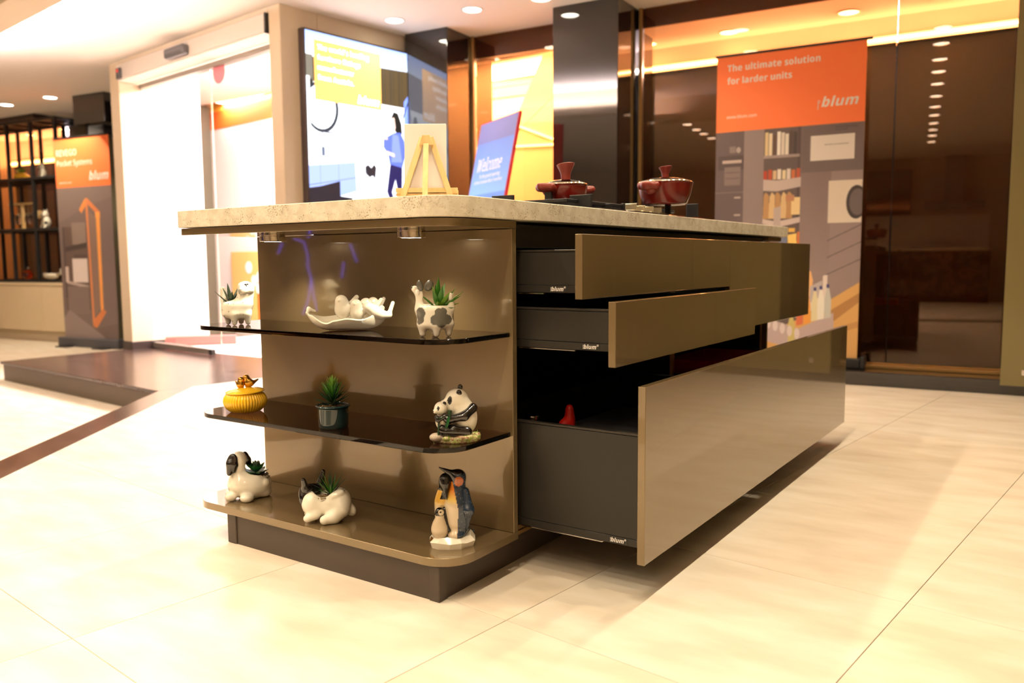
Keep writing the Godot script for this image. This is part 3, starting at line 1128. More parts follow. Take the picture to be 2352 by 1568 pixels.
# a steel-sided drawer pulled out to x
func drawer(parent_label: String, called: String, x: float, z0: float, z1: float, fy0: float, fy1: float, sy0: float, sy1: float, plate_x: float) -> Node3D:
	var isl := get_node("island_cabinet")
	var d := group_part(called, isl)
	d.set_meta("label", parent_label)
	part("front", bevb(Vector3(x - 0.0185, fy0, z1 + 0.0012), Vector3(x, fy1, z0 - 0.0012), 0.0011), mats.bronze_lacquer, d)
	var xb := x - 0.0185
	var back := xb - 0.49
	for s in 2:
		var za := z0 - 0.0255 if s == 0 else z1 + 0.0255 + 0.013
		part("side", bevb(Vector3(back, sy0 + 0.018, za - 0.013), Vector3(xb, sy1 - 0.006, za), 0.0008), mats.drawer_metal, d)
		part("side_rail", bevb(Vector3(back, sy1 - 0.0052, za - 0.015), Vector3(xb, sy1, za + 0.0008), 0.001), mats.drawer_rail, d)
		part("runner", bevb(Vector3(back, sy0, za - 0.014), Vector3(xb, sy0 + 0.0172, za + 0.0004), 0.0008), mats.drawer_metal, d)
		part("slide", bevb(Vector3(back, sy0 - 0.004, za - 0.012), Vector3(xb - 0.10, sy0 - 0.0006, za - 0.001), 0.0006), mats.steel, d)
	part("base", boxg(Vector3(back, sy0 + 0.004, z1 + 0.040), Vector3(xb, sy0 + 0.016, z0 - 0.0395)), mats.black_board, d)
	part("back", bevb(Vector3(back - 0.014, sy0, z1 + 0.0262), Vector3(back - 0.0005, sy1 - 0.006, z0 - 0.0262), 0.001), mats.drawer_metal, d)
	# maker's plate on the near side
	var zs := z0 - 0.0255 + 0.0006
	part("nameplate", bevb(Vector3(plate_x - 0.031, sy0 + 0.0012, zs - 0.001), Vector3(plate_x + 0.019, sy0 + 0.0170, zs + 0.0005), 0.0002), mats.drawer_metal, d)
	var xf := Transform3D(Basis.IDENTITY, Vector3(plate_x - 0.006, sy0 + 0.0088, zs + 0.0009))
	letters("lettering", "blum", 0.0135, mats.print_white, d, xf, true, 0.22)
	letters("lettering", "®", 0.005, mats.print_white, d, Transform3D(Basis.IDENTITY, Vector3(plate_x + 0.0135, sy0 + 0.0128, zs + 0.0009)), false)
	var mark := tube([Vector3(0, -0.0052, 0), Vector3(0.0006, 0.0022, 0)], [0.00035], 6).add(tube([Vector3(0.0003, 0.0022, 0), Vector3(0.0002, 0.0036, 0), Vector3(0.0013, 0.0046, 0), Vector3(0.0023, 0.0034, 0), Vector3(0.0016, 0.0022, 0), Vector3(0.0004, 0.0022, 0)], [0.00035], 6))
	part("emblem", mark, mats.print_white, d).transform = Transform3D(Basis.IDENTITY, Vector3(plate_x - 0.0245, sy0 + 0.0085, zs + 0.0009))
	return d

func make_drawers() -> void:
	drawer("shallow upper drawer, pulled out least", "drawer", 0.2219, -0.2496, -1.2151, 0.6700, 0.8169, 0.683, 0.783, 0.150)
	drawer("middle drawer pulled out further than the upper one", "drawer", 0.3065, -0.2496, -1.2151, 0.5207, 0.6666, 0.5525, 0.648, 0.236)
	drawer("deep lower drawer pulled out furthest", "drawer", 0.3799, -0.2496, -1.2151, 0.0834, 0.4837, 0.1125, 0.3725, 0.308)
	drawer("tall upper drawer of the far unit", "drawer", 0.2219, -1.2151, -2.1765, 0.5256, 0.8169, 0.58, 0.74, 0.15)
	drawer("deep lower drawer of the far unit", "drawer", 0.3785, -1.2151, -2.1765, 0.0834, 0.4837, 0.1125, 0.3725, 0.308)
	# what lies in the deep drawer
	var j := thing("lidded_jar", "small steel lidded jar at the back of the open lower drawer", "jar", Transform3D(Basis.IDENTITY, Vector3(-0.012, 0.129, -0.40)))
	part("body", lathe([[0.0, 0.0], [0.018, 0.0], [0.020, 0.004], [0.020, 0.205], [0.017, 0.212]], 26), mats.steel, j)
	part("lid", lathe([[0.020, 0.212], [0.0215, 0.213], [0.0215, 0.219], [0.0195, 0.221], [0.0205, 0.222], [0.0205, 0.229], [0.019, 0.231], [0.0, 0.2315]], 26), mats.steel, j)
	var f := Field.new()
	f.cap(Vector3(0, 0, 0), Vector3(0, 170, 0), 14, 13, 4).ell(Vector3(0, 205, 0), Vector3(15, 26, 15), 8).ell(Vector3(-12, 190, 8), Vector3(15, 20, 14), 8).ell(Vector3(14, 182, 0), Vector3(14, 10, 12), 6).ell(Vector3(0, 232, 0), Vector3(11, 16, 11), 8)
	single("red_ornament", f.geo(Vector3(-34, -16, -24), Vector3(34, 252, 28), 4.0), mats.red_plastic, "glossy red rounded ornament standing inside the open lower drawer", "ornament", Transform3D(Basis.IDENTITY, Vector3(0.085, 0.145, -0.43)))
	single("storage_box", bevb(Vector3(-0.13, 0, -0.16), Vector3(0.13, 0.20, 0.16), 0.006).add(bevb(Vector3(-0.134, 0.19, -0.164), Vector3(0.134, 0.203, 0.164), 0.003)), mats.grey_plastic, "dark grey box standing in the open lower drawer behind its front", "box", Transform3D(Basis.IDENTITY, Vector3(0.19, 0.129, -0.62)))
	single("storage_box", bevb(Vector3(-0.15, 0, -0.22), Vector3(0.15, 0.27, 0.22), 0.006), mats.red_plastic, "dark red box deep in the lower drawer of the far unit", "box", Transform3D(Basis.IDENTITY, Vector3(0.06, 0.129, -1.62)))

# ------------------------------------------------------------------ ornaments on the shelves (fields in millimetres, +z is the side the room sees)
func facing(x: float, y: float, z: float, turn := 0.0) -> Transform3D:
	return Transform3D(Basis(Vector3.UP, atan2(1.1353 - x, 1.3742 - z) + deg_to_rad(turn)), Vector3(x, y, z))

func V(x: float, y: float, z: float) -> Vector3:
	return Vector3(x, y, z)

var WHITE := Color(0.76, 0.71, 0.61)
var INK := Color(0.006, 0.005, 0.006)

func stroke(pts: Array, r: float) -> Geo:
	var p := []
	for q in pts:
		p.append(q * 0.001)
	return tube(p, [r * 0.001], 6)

# a succulent of stiff blades
func rosette(called: String, parent: Node, base: Vector3, spec: Array, m: Array) -> void:
	for s in spec:
		var az: float = deg_to_rad(s[0])
		var el: float = deg_to_rad(s[1])
		var d := Vector3(cos(el) * cos(az), sin(el), cos(el) * sin(az))
		part(called, blade(base + Vector3(d.x, 0, d.z) * 0.003, d, s[2] * 0.001, s[3] * 0.001, s[4] * 0.001, s[5] * 0.001, 0.4), m[int(s[6])], parent, 25.0)

func gravel(parent: Node, ctr: Vector3, rx: float, rz: float, sd: int, count: int, dark := 0.4) -> void:
	var r := RandomNumberGenerator.new()
	r.seed = sd
	var a := Geo.new()
	var b := Geo.new()
	for i in count:
		var t := r.randf() * TAU
		var q := sqrt(r.randf())
		var g := ball(ctr + Vector3(cos(t) * q * rx, r.randf_range(-0.001, 0.001), sin(t) * q * rz), Vector3(r.randf_range(0.0016, 0.003), r.randf_range(0.0012, 0.002), r.randf_range(0.0014, 0.0026)), 6, 4)
		if r.randf() < dark:
			a.add(g)
		else:
			b.add(g)
	part("pebbles", a, mats.pebble_dark, parent).set_meta("kind", "stuff")
	part("pebbles", b, mats.pebble, parent).set_meta("kind", "stuff")

func make_shelf_things() -> void:
	speckled_planter()
	leaf_dish()
	cow_planter()
	yellow_jar()
	teal_pot()
	panda()
	puppy()
	bulldog()
	penguins()

func speckled_planter() -> void:
	var t := thing("animal_planter", "white four-legged animal planter with small black dots and a smiling raised face", "planter", facing(-0.745, 0.590, -0.062))
	var f := Field.new()
	f.cyl(V(0, 43, 0), 40, 26, 18, 6, 0, 0.80)
	f.cap(V(18, 62, 4), V(25, 92, 6), 25, 23, 14)
	f.ell(V(24, 103, 8), V(21, 14, 19), 8).ell(V(34, 95, 20), V(12, 11, 11), 4).ell(V(19, 93, 24), V(13, 11, 11), 4)
	for q in [[-23, -14], [-7, 20], [10, -18], [27, 14]]:
		f.cap(V(q[0], 28, q[1]), V(q[0] * 1.02, 7, q[1]), 12, 7, 7)
	f.cap(V(-31, 62, -14), V(-33, 94, -16), 10, 9, 6)
	f.cyl(V(-13, 80, 0), 22, 27, 3, 3, 1, 0.85)
	part("body", f.geo(V(-52, -4, -44), V(58, 128, 48), 2.1), mats.ceramic, t)
	var ink := Geo.new()
	# heart-shaped nose, smile and whisker lines
	ink.add(ball(V(0.0245, 0.1085, 0.0245), V(0.0042, 0.003, 0.003), 8, 6)).add(ball(V(0.0295, 0.109, 0.0235), V(0.0042, 0.003, 0.003), 8, 6)).add(ball(V(0.0272, 0.1052, 0.0265), V(0.003, 0.003, 0.0025), 8, 6))
	part("nose", ink, mats.ceramic_black, t)
	var lines := stroke([V(7.4, 87, 29.5), V(11.5, 82.6, 31), V(18, 81.7, 33), V(24, 84, 33.4), V(27, 88.5, 32)], 0.5)
	lines.add(stroke([V(27, 88.5, 32), V(31, 84.6, 30), V(38, 84.2, 26)], 0.5))
	part("smile", lines, mats.ceramic_black, t)
	for k in 3:
		part("whisker", stroke([V(6, 93.5 - k * 3.4, 28.6), V(9.5, 96 - k * 3.2, 31.6), V(14, 95.2 - k * 3.0, 33.6)], 0.55), mats.ceramic_black, t)
	var r := RandomNumberGenerator.new()
	r.seed = 12
	for q in [[-36, 58, 14], [-21, 59, 26], [-8, 58, 31.5], [16, 62, 29.5], [-37, 42, 13], [-21, 38, 28.5], [0, 30, 32.2], [16, 29, 30.5], [37, 44, 13], [-33, 26, 17], [-12, 12, 27.5], [-33, 80, -7], [3, 75, 30]]:
		var p := V(q[0], q[1], q[2])
		for it in 14:
			p -= V(q[0] * 0.2, 0, q[2]).normalized() * f.at(p) * 0.8
		part("dot", ball(p * 0.001, Vector3.ONE * 0.0011, 8, 6), mats.ceramic_black, t)
	var spec := [[115, 76, 62, 11, 2, 2.4, 0], [150, 66, 54, 12, 2, 2.4, 0], [172, 42, 52, 11, -2, 2.2, 1], [70, 70, 40, 12, 2, 2.4, 0], [30, 52, 62, 11, 0, 2.2, 1], [-40, 60, 60, 10, 0, 2.2, 1], [-100, 62, 44, 10, 0, 2, 1], [10, 60, 66, 10, 2, 2.2, 1]]
	rosette("leaf", t, V(-0.015, 0.056, 0.002), spec, [mats.leaf_grey, mats.leaf_dark])
	part("soil", lathe([[0.019, 0.055], [0.0, 0.057]], 20), mats.pebble_dark, t)

func leaf_dish() -> void:
	var t := thing("leaf_dish", "glossy white leaf-shaped dish carrying four little white birds on the top glass shelf", "dish", facing(-0.352, 0.590, -0.085))
	var g := Geo.new()
	var N := 44
	var K := 20
	var rows := []
	for i in N + 1:
		var u := float(i) / N          # left tip to right tip
		var x := lerpf(-96.0, 92.0, u)
		var w := 46.0 * pow(sin(PI * clampf(u * 0.94 + 0.03, 0.0, 1.0)), 0.62)
		var rim_f := 26.0 + 14.0 * pow(absf(u - 0.45) * 2.0, 2.2) + 3.0 * sin(u * 15.0 + 0.4) - (9.0 if u < 0.32 else 0.0) * sin(PI * clampf((u - 0.06) / 0.26, 0.0, 1.0))
		var rim_b := 30.0 + 14.0 * pow(absf(u - 0.45) * 2.0, 2.2) + 2.5 * sin(u * 13.0 + 2.0)
		var keel := 0.5 + 30.0 * pow(absf(u - 0.53) * 2.0, 5.0)
		var row := []
		for lay in 2:
			for j in K + 1:
				var a := lerpf(-1.0, 1.0, float(j) / K)
				var rim: float = rim_f if a > 0.0 else rim_b
				var h := keel + maxf(rim - keel, 2.0) * pow(absf(a), 3.2)
				row.append(V(x + a * 3.0, h + (3.2 if lay == 0 else 0.0), a * (w - (0.0 if lay == 1 else 2.0 * absf(a)))) * 0.001)
		rows.append(row)
	for i in N:
		for j in K:
			var a0 := j
			var b0 := K + 1 + j
			g.quad(rows[i][a0 + 1], rows[i + 1][a0 + 1], rows[i + 1][a0], rows[i][a0])
			g.quad(rows[i][b0], rows[i + 1][b0], rows[i + 1][b0 + 1], rows[i][b0 + 1])
		for e in [[0, K + 1, true], [K, 2 * K + 1, false]]:
			if e[2]:
				g.quad(rows[i][e[0]], rows[i + 1][e[0]], rows[i + 1][e[1]], rows[i][e[1]])
			else:
				g.quad(rows[i][e[1]], rows[i + 1][e[1]], rows[i + 1][e[0]], rows[i][e[0]])
	for e in [0, N]:
		for j in K:
			g.quad(rows[e][j], rows[e][j + 1], rows[e][K + 2 + j], rows[e][K + 1 + j])
	part("dish", g, mats.ceramic, t, 60.0)
	part("stem", f_geo(Field.new().cap(V(-94, 44, -2), V(-90, 54, -6), 4, 5, 2).cap(V(-90, 54, -6), V(-76, 48, -14), 5, 3, 4), 14.0, 1.6), mats.ceramic, t)
	# four birds, tails up to the right
	var spots := [[-8, 40, 2, 0, 1.1], [26, 35, 10, 10, 1.0], [52, 36, 2, -10, 1.02], [68, 38, -16, 15, 1.0]]
	for s in spots:
		var f := Field.new()
		f.ell(V(0, 21, 0), V(19, 22, 18), 4).ell(V(-3, 40, 4), V(14, 13.5, 14), 8).cap(V(-8, 42, 14), V(-10, 41, 20), 2.6, 0.8, 3)
		f.cap(V(12, 22, -8), V(31, 47, -16), 9, 5.5, 8).ell(V(12, 22, 12), V(14, 9, 5), 3, V(0, 0, 30))
		var b := part("bird", f.geo(V(-30, -8, -32), V(46, 62, 32), 2.0), mats.ceramic, t)
		b.transform = Transform3D(Basis(Vector3.UP, deg_to_rad(s[3])) * Basis.from_scale(Vector3.ONE * s[4]), V(s[0], s[1] - 11, s[2]) * 0.001)
	var fb := Field.new()
	fb.ell(V(0, 16, 0), V(24, 16, 16), 4, V(0, 0, -28)).ell(V(-16, 27, 4), V(13, 12, 12), 8).cap(V(16, 8, 2), V(34, 6, -2), 11, 8, 8).cap(V(34, 8, -4), V(44, 36, -6), 6, 5, 5)
	var b2 := part("bird", fb.geo(V(-40, -14, -30), V(58, 52, 30), 2.0), mats.ceramic, t)
	b2.transform = Transform3D(Basis.IDENTITY, V(70, 30, 18) * 0.001)

func f_geo(f: Field, pad: float, cell: float, paint = null) -> Geo:
	var lo := Vector3.ONE * 1e6
	var hi := -lo
	for i in f.ty.size():
		if f.cut[i] == 1:
			continue
		if f.ty[i] == 0:
			var rr := maxf(f.r[i], f.q[i])
			lo = lo.min(f.a[i] - Vector3.ONE * rr).min(f.b[i] - Vector3.ONE * rr)
			hi = hi.max(f.a[i] + Vector3.ONE * rr).max(f.b[i] + Vector3.ONE * rr)
		elif f.ty[i] == 1:
			var m := maxf(f.b[i].x, maxf(f.b[i].y, f.b[i].z)) if f.rot[i] != null else 0.0
			var e: Vector3 = f.b[i] if f.rot[i] == null else Vector3.ONE * m
			lo = lo.min(f.a[i] - e)
			hi = hi.max(f.a[i] + e)
		else:
			var e := Vector3(f.b[i].x, f.b[i].y, f.b[i].x)
			lo = lo.min(f.a[i] - e)
			hi = hi.max(f.a[i] + e)
	return f.geo(lo - Vector3.ONE * minf(pad, 5.0), hi + Vector3.ONE * minf(pad, 5.0), cell, paint)

func in_spot(p: Vector3, c: Vector3, r: float) -> bool:
	return p.distance_to(c) < r

func cow_planter() -> void:
	var t := thing("animal_planter", "cream cow-like planter with grey spots and a bright green succulent on the top glass shelf", "planter", facing(-0.052, 0.590, -0.066))
	var f := Field.new()
	f.cyl(V(0, 45, 0), 41.5, 28, 14, 6, 0, 0.86)
	f.cap(V(-29, 62, 2), V(-30, 92, 3), 16, 12.5, 12).cap(V(-30, 96, 3), V(-45, 107, 8), 13, 7.5, 8)
	for q in [[-30, 12], [2, 27], [30, 10], [-2, -26]]:
		f.cap(V(q[0], 28, q[1]), V(q[0] * 0.97, 7, q[1]), 11, 7, 8)
	f.cap(V(36, 64, 14), V(35, 94, 17), 8.5, 4.5, 6)
	f.cyl(V(2, 78, 0), 33, 30, 4, 3, 1, 0.84)
	var grey := Color(0.118, 0.116, 0.10)
	var paint := func(p: Vector3, n: Vector3) -> Color:
		if p.z > 12.0:
			for s in [[13, 44, 11.5], [0, 37, 11.5], [25, 37, 11.5], [13, 31, 11.5], [7, 54, 9], [17, 55, 9]]:
				if Vector2(p.x, p.y - 2.0).distance_to(Vector2(s[0], s[1])) < s[2]:
					return grey
		for s in [[-34, 54, 25, 13], [-36, 42, 22, 13], [40, 44, 0, 14]]:
			if p.distance_to(V(s[0], s[1], s[2])) < s[3]:
				return grey
		return WHITE
	part("body", f.geo(V(-62, -4, -46), V(54, 122, 46), 1.9, paint), mats.ceramic_painted, t)
	for q in [[-33, 114, 14, -12, -8], [-13, 114, 2, 30, 14]]:
		var e := Field.new()
		e.ell(V(0, 0, 0), V(7.5 if q[3] < 0 else 10, 13, 5), 1, V(0, 0, -q[3]))
		var o := part("ear", e.geo(V(-17, -17, -8), V(17, 17, 8), 1.6), mats.ceramic_grey, t)
		o.position = V(q[0], q[1], q[2]) * 0.001
	part("eye", ball(V(-0.0385, 0.1005, 0.0185), V(0.005, 0.006, 0.0022), 10, 7), mats.print_white, t)
	part("nose", ball(V(-0.0515, 0.1105, 0.010), V(0.0024, 0.003, 0.003), 8, 6), mats.ceramic_black, t)
	part("soil", lathe([[0.031, 0.060], [0.0, 0.063]], 20, 0.84), mats.pebble_dark, t)
	var spec := [[100, 78, 66, 14, 0, 3, 0], [70, 66, 60, 15, 2, 3, 0], [120, 62, 52, 14, 2, 3, 0], [55, 46, 62, 14, 4, 3, 1], [30, 34, 66, 12, 6, 3, 0], [20, 52, 62, 13, 2, 3, 1], [165, 42, 60, 9, 2, 2.4, 0], [5, 24, 48, 12, 6, 3, 1], [-60, 64, 66, 13, 0, 3, 0], [-30, 46, 56, 12, 4, 3, 0], [-110, 70, 58, 12, 0, 3, 0], [140, 72, 56, 13, 0, 3, 1], [85, 86, 74, 10, 0, 2.6, 0], [35, 12, 40, 12, 4, 3, 0], [95, 40, 36, 12, 4, 3, 1], [-10, 38, 70, 8, 4, 2.4, 1]]
	rosette("leaf", t, V(0.008, 0.061, 0.004), spec, [mats.leaf_green, mats.leaf_light])

func yellow_jar() -> void:
	var t := thing("lidded_jar", "round yellow ribbed jar with two golden birds on its lid", "jar", facing(-0.735, 0.351, -0.070))
	part("body", lathe([[0.0, 0.0, 0.0], [0.034, 0.0, 0.1], [0.041, 0.003, 0.5], [0.050, 0.011, 1.0], [0.0555, 0.021, 1.0], [0.057, 0.030, 1.0], [0.0555, 0.039, 1.0], [0.051, 0.047, 0.9], [0.0465, 0.052, 0.3], [0.044, 0.053, 0.0], [0.0, 0.053, 0.0]], 176, 1.0, 44, 0.0034), mats.ceramic_yellow, t, 70.0)
	var lid := part("lid", lathe([[0.0, 0.0, 0], [0.049, 0.0, 0], [0.0515, 0.0012, 0], [0.0515, 0.0034, 0], [0.046, 0.0065, 0], [0.034, 0.0105, 0], [0.018, 0.0135, 0], [0.0, 0.0145, 0]], 64), mats.ceramic_yellow, t, 50.0)
	lid.transform = Transform3D(Basis(Vector3.BACK, deg_to_rad(2.5)), V(0.0005, 0.0535, 0))
	var f := Field.new()
	f.ell(V(9, 14, 2), V(13, 12.5, 12), 4, V(0, 0, -28)).ell(V(3, 28, 3), V(8.8, 9, 8.6), 6).cap(V(18, 12, 0), V(34, 21, -3), 6, 2.2, 5).cap(V(-4, 29, 5), V(-8, 28, 6), 2, 0.8, 2).cap(V(8, 4, 2), V(8, 0, 2), 6, 6, 3).ell(V(14, 17, 11), V(9, 6, 3), 2, V(0, 0, -35))
	var b1 := part("bird", f_geo(f, 4, 1.3), mats.gold, t)
	b1.position = V(0.0015, 0.0655, 0.001)
	var f2 := Field.new()
	f2.ell(V(-10, 11, 0), V(11, 11.5, 11), 4).ell(V(-8, 24, 3), V(8, 7.8, 8), 5).cap(V(-4, 24, 9), V(-2.5, 23, 13), 2, 0.7, 2).cap(V(-17, 12, -6), V(-22, 17, -18), 5, 2, 4).cap(V(-9, 4, 0), V(-9, 0, 0), 6, 6, 3)
	var b2 := part("bird", f_geo(f2, 4, 1.3), mats.gold, t)
	b2.position = V(-0.001, 0.0655, 0.002)

func teal_pot() -> void:
	var t := thing("potted_plant", "spiky green plant in a dark teal glazed pot on the middle glass shelf", "potted plant", facing(-0.368, 0.351, -0.047))
	part("pot", lathe([[0.0, 0.0], [0.034, 0.0], [0.0362, 0.003], [0.0368, 0.012], [0.0375, 0.048], [0.0385, 0.0505], [0.0425, 0.0525], [0.0432, 0.0545], [0.0418, 0.0565], [0.0385, 0.057], [0.0362, 0.0545], [0.0355, 0.049], [0.0, 0.049]], 56), mats.ceramic_teal, t, 50.0)
	part("soil", lathe([[0.0355, 0.0495], [0.0, 0.0515]], 24), mats.pebble_dark, t)
	gravel(t, V(-0.002, 0.0515, 0.004), 0.031, 0.029, 4, 170, 0.25)
	part("stem", tube([V(0, 0.049, 0), V(0.001, 0.075, 0), V(0, 0.098, 0)], [0.0022, 0.002, 0.0014], 8), mats.leaf_dark, t)
	var r := RandomNumberGenerator.new()
	r.seed = 44
	for i in 78:
		var lev := float(i) / 77.0
		var az := i * 137.5 + r.randf_range(-12, 12)
		var el := deg_to_rad(lerpf(14.0, 82.0, pow(lev, 1.2)) + r.randf_range(-6, 6))
		var a := deg_to_rad(az)
		var d := V(cos(el) * cos(a), sin(el), cos(el) * sin(a))
		var l := lerpf(0.048, 0.036, lev) * r.randf_range(0.9, 1.15)
		var m: Material = mats.leaf_dark if lev < 0.42 else (mats.leaf_green if lev < 0.75 else mats.leaf_light)
		part("leaf", blade(V(0, lerpf(0.053, 0.096, lev), 0) + V(d.x, 0, d.z) * 0.0015, d, l, 0.0062, -0.006 if lev < 0.6 else 0.003, 0.0011, 0.45, 5), m, t, 30.0)

func panda() -> void:
	var t := thing("panda_figurine", "painted panda figurine hugging its cub on a mossy base, right on the middle glass shelf", "figurine", facing(-0.018, 0.351, -0.090))
	var f := Field.new()
	f.ell(V(20, 55, -2), V(30, 42, 30), 8, V(0, 0, 8)).ell(V(4, 97, 2), V(25, 22, 23), 14).cap(V(-8, 90, 8), V(-27, 88, 14), 13, 7, 10).ell(V(-6, 76, 8), V(15, 12, 14), 8)
	part("body", f_geo(f, 6, 1.9, func(p: Vector3, n: Vector3) -> Color:
		var e := V(p.x + 12.5, (p.y - 97) * 0.5, p.z - 22)
		if e.length() < 5.4 and p.z > 10.0:
			return INK
		if p.distance_to(V(-33, 90, 16)) < 3.0:
			return INK
		return WHITE), mats.resin_painted, t)
	for q in [[9, 111, 17, 6.6, 8], [12, 121, -6, 6, 7]]:
		part("ear", f_geo(Field.new().ell(V(q[0], q[1], q[2]), V(q[3], q[4], 5), 1), 4, 1.3), mats.ceramic_black, t)
	part("arm", f_geo(Field.new().cap(V(40, 76, 12), V(20, 60, 27), 11, 10, 8).cap(V(20, 60, 27), V(-16, 54, 30), 10, 9, 8).cap(V(-16, 54, 30), V(-24, 60, 28), 9, 8, 6), 4, 1.7), mats.ceramic_black, t)
	part("leg", f_geo(Field.new().cap(V(26, 24, 24), V(-6, 28, 30), 12, 13, 8).cap(V(-6, 28, 30), V(-26, 27, 30), 13, 11, 8).ell(V(-30, 32, 30), V(8, 11, 9), 5), 4, 1.7), mats.ceramic_black, t)
	part("leg", f_geo(Field.new().cap(V(10, 22, -20), V(-30, 24, -8), 12, 11, 6), 4, 2.0), mats.ceramic_black, t)
	var cub := Field.new()
	cub.ell(V(-32, 78, 20), V(15, 15, 14), 4).cap(V(-38, 76, 26), V(-45, 73, 30), 8, 5, 6).ell(V(-30, 48, 16), V(15, 20, 14), 6)
	part("cub", f_geo(cub, 4, 1.6, func(p: Vector3, n: Vector3) -> Color:
		if V(p.x + 37.5, (p.y - 79) * 0.55, p.z - 32).length() < 3.4 and p.z > 24.0:
			return INK
		if p.distance_to(V(-49, 73, 32)) < 2.2:
			return INK
		return WHITE if p.y > 60.0 or p.y < 52.0 else INK), mats.resin_painted, t)
	part("ear", f_geo(Field.new().ell(V(-24, 89, 24), V(4.5, 5, 4), 1), 4, 1.2), mats.ceramic_black, t)
	part("cub_arm", f_geo(Field.new().cap(V(-22, 62, 30), V(-38, 54, 34), 6, 5.5, 4).cap(V(-38, 54, 34), V(-42, 60, 32), 5.5, 5, 4), 4, 1.6), mats.ceramic_black, t)
	var bam := Geo.new()
	for q in [[-22, 30, 36, -13, 66, 36, 3.6], [-13, 66, 36, -12, 76, 36, 4.6], [-38, 20, 34, -37, 52, 34, 2.4]]:
		bam.add(tube([V(q[0], q[1], q[2]) * 0.001, V(q[3], q[4], q[5]) * 0.001], [q[6] * 0.001], 10))
	part("bamboo", bam, mats.leaf_dark, t)
	for q in [[-14, 62, 42, 250, 6, 24], [-35, 57, 42, 60, 20, 15], [-33, 58, 41, 130, 0, 12]]:
		part("leaf", blade(V(q[0], q[1], q[2]) * 0.001, V(cos(deg_to_rad(q[3])) * 0.5, -0.8 if q[3] == 250 else 0.2, 0.15), q[5] * 0.001, 0.010, 0.001, 0.001, 0.4, 5), mats.leaf_jade, t, 30.0)
	# mossy base
	var b := Field.new()
	b.cyl(V(3, 7, 2), 54, 8, 5, 4, 0, 0.72)
	for q in [[-40, 14, 28, 9], [10, 12, 34, 8], [32, 13, 30, 7], [46, 14, 12, 9], [-20, 12, 36, 7], [24, 12, 36, 6], [44, 12, 26, 6]]:
		b.ell(V(q[0], q[1], q[2]), V(q[3] * 1.3, q[3] * 0.8, q[3]), 4)
	b.ell(V(-44, 13, 26), V(15, 10, 13), 3)
	var nz := FastNoiseLite.new()
	nz.frequency = 0.09
	var nz2 := FastNoiseLite.new()
	nz2.frequency = 0.3
	part("base", f_geo(b, 4, 1.9, func(p: Vector3, n: Vector3) -> Color:
		if p.distance_to(V(-44, 14, 26)) < 17.0:
			var lines := 0.5 if nz2.get_noise_3dv(p * V(0.8, 3.0, 0.8)) > 0.15 and n.z > 0.3 else 1.0
			return Color(0.50, 0.43, 0.35).lerp(Color(0.36, 0.24, 0.15), 1.0 - lines)
		var v := nz.get_noise_3dv(p)
		if v > 0.12: return Color(0.33, 0.40, 0.09)
		if v > -0.10: return Color(0.56, 0.56, 0.30)
		if v > -0.3: return Color(0.40, 0.27, 0.15)
		return Color(0.26, 0.14, 0.06)), mats.resin_painted, t)
	var rr := RandomNumberGenerator.new()
	rr.seed = 9
	var moss := Geo.new()
	for i in 90:
		var an := rr.randf_range(-0.5, 3.6)
		var q := V(cos(an) * rr.randf_range(36, 52) + 4, rr.randf_range(10, 16), sin(an) * rr.randf_range(26, 36))
		moss.add(blade(q * 0.001, V(rr.randf_range(-0.6, 0.6), 0.7, rr.randf_range(-0.3, 0.8)), rr.randf_range(0.006, 0.011), 0.0022, 0.002, 0.0006, 0.4, 3))
	part("moss", moss, mats.leaf_light, t).set_meta("kind", "stuff")

func puppy() -> void:
	var t := thing("animal_planter", "white puppy planter with drooping black ears and a rosette succulent, left on the bottom shelf", "planter", facing(-0.748, 0.1038, -0.078))
	var f := Field.new()
	f.ell(V(8, 38, 0), V(56, 42, 44), 4).cap(V(-22, 46, 6), V(-24, 80, 4), 30, 20, 18).ell(V(-20, 106, 4), V(21, 29, 22), 12)
	f.ell(V(-4, 11, 42), V(19, 13, 18), 8, V(0, 20, 0)).ell(V(-46, 13, 24), V(16, 12, 13), 8).ell(V(44, 14, -6), V(20, 16, 30), 8)
	f.ell(V(47, 46, 26), V(11, 12, 10), 4).ell(V(-46, 12, -14), V(14, 11, 12), 8)
	f.ell(V(25, 88, 4), V(34, 32, 27), 3, V(0, 0, -8), 1)
	f.cyl(V(0, -30, 0), 120, 30, 1, 1, 1)
	part("body", f_geo(f, 5, 2.2), mats.ceramic, t)
	part("ear", f_geo(Field.new().ell(V(-38, 112, 20), V(15, 21, 9), 6, V(0, -28, -12)).cap(V(-44, 104, 22), V(-47, 80, 24), 11, 8, 10).cap(V(-32, 100, 25), V(-34, 84, 25), 9, 5, 8), 5, 1.8), mats.ceramic_black, t)
	part("ear", f_geo(Field.new().ell(V(-2, 112, -8), V(9, 19, 10), 6, V(0, 20, 14)).cap(V(2, 104, -10), V(6, 88, -12), 9, 6, 8), 5, 1.8), mats.ceramic_black, t)
	part("soil", lathe([[0.036, 0.0], [0.0, 0.002]], 20, 0.75), mats.pebble_dark, t).transform = Transform3D(Basis(Vector3.BACK, deg_to_rad(-8)), V(0.025, 0.062, 0.004))
	gravel(t, V(0.025, 0.0645, 0.004), 0.032, 0.023, 6, 190, 0.6)
	for k in 18:
		var ring := k / 6
		var az := (k % 6) * 60.0 + ring * 30.0 + 15.0
		var el: float = [18.0, 42.0, 66.0][ring]
		var a := deg_to_rad(az)
		var e := deg_to_rad(el)
		part("leaf", blade(V(0.024, 0.066 + ring * 0.006, 0.005), V(cos(e) * cos(a), sin(e), cos(e) * sin(a)), [0.036, 0.032, 0.024][ring], [0.020, 0.018, 0.014][ring], -0.004, 0.0036, 0.62, 7), mats.leaf_jade if ring < 2 else mats.leaf_grey, t, 60.0)

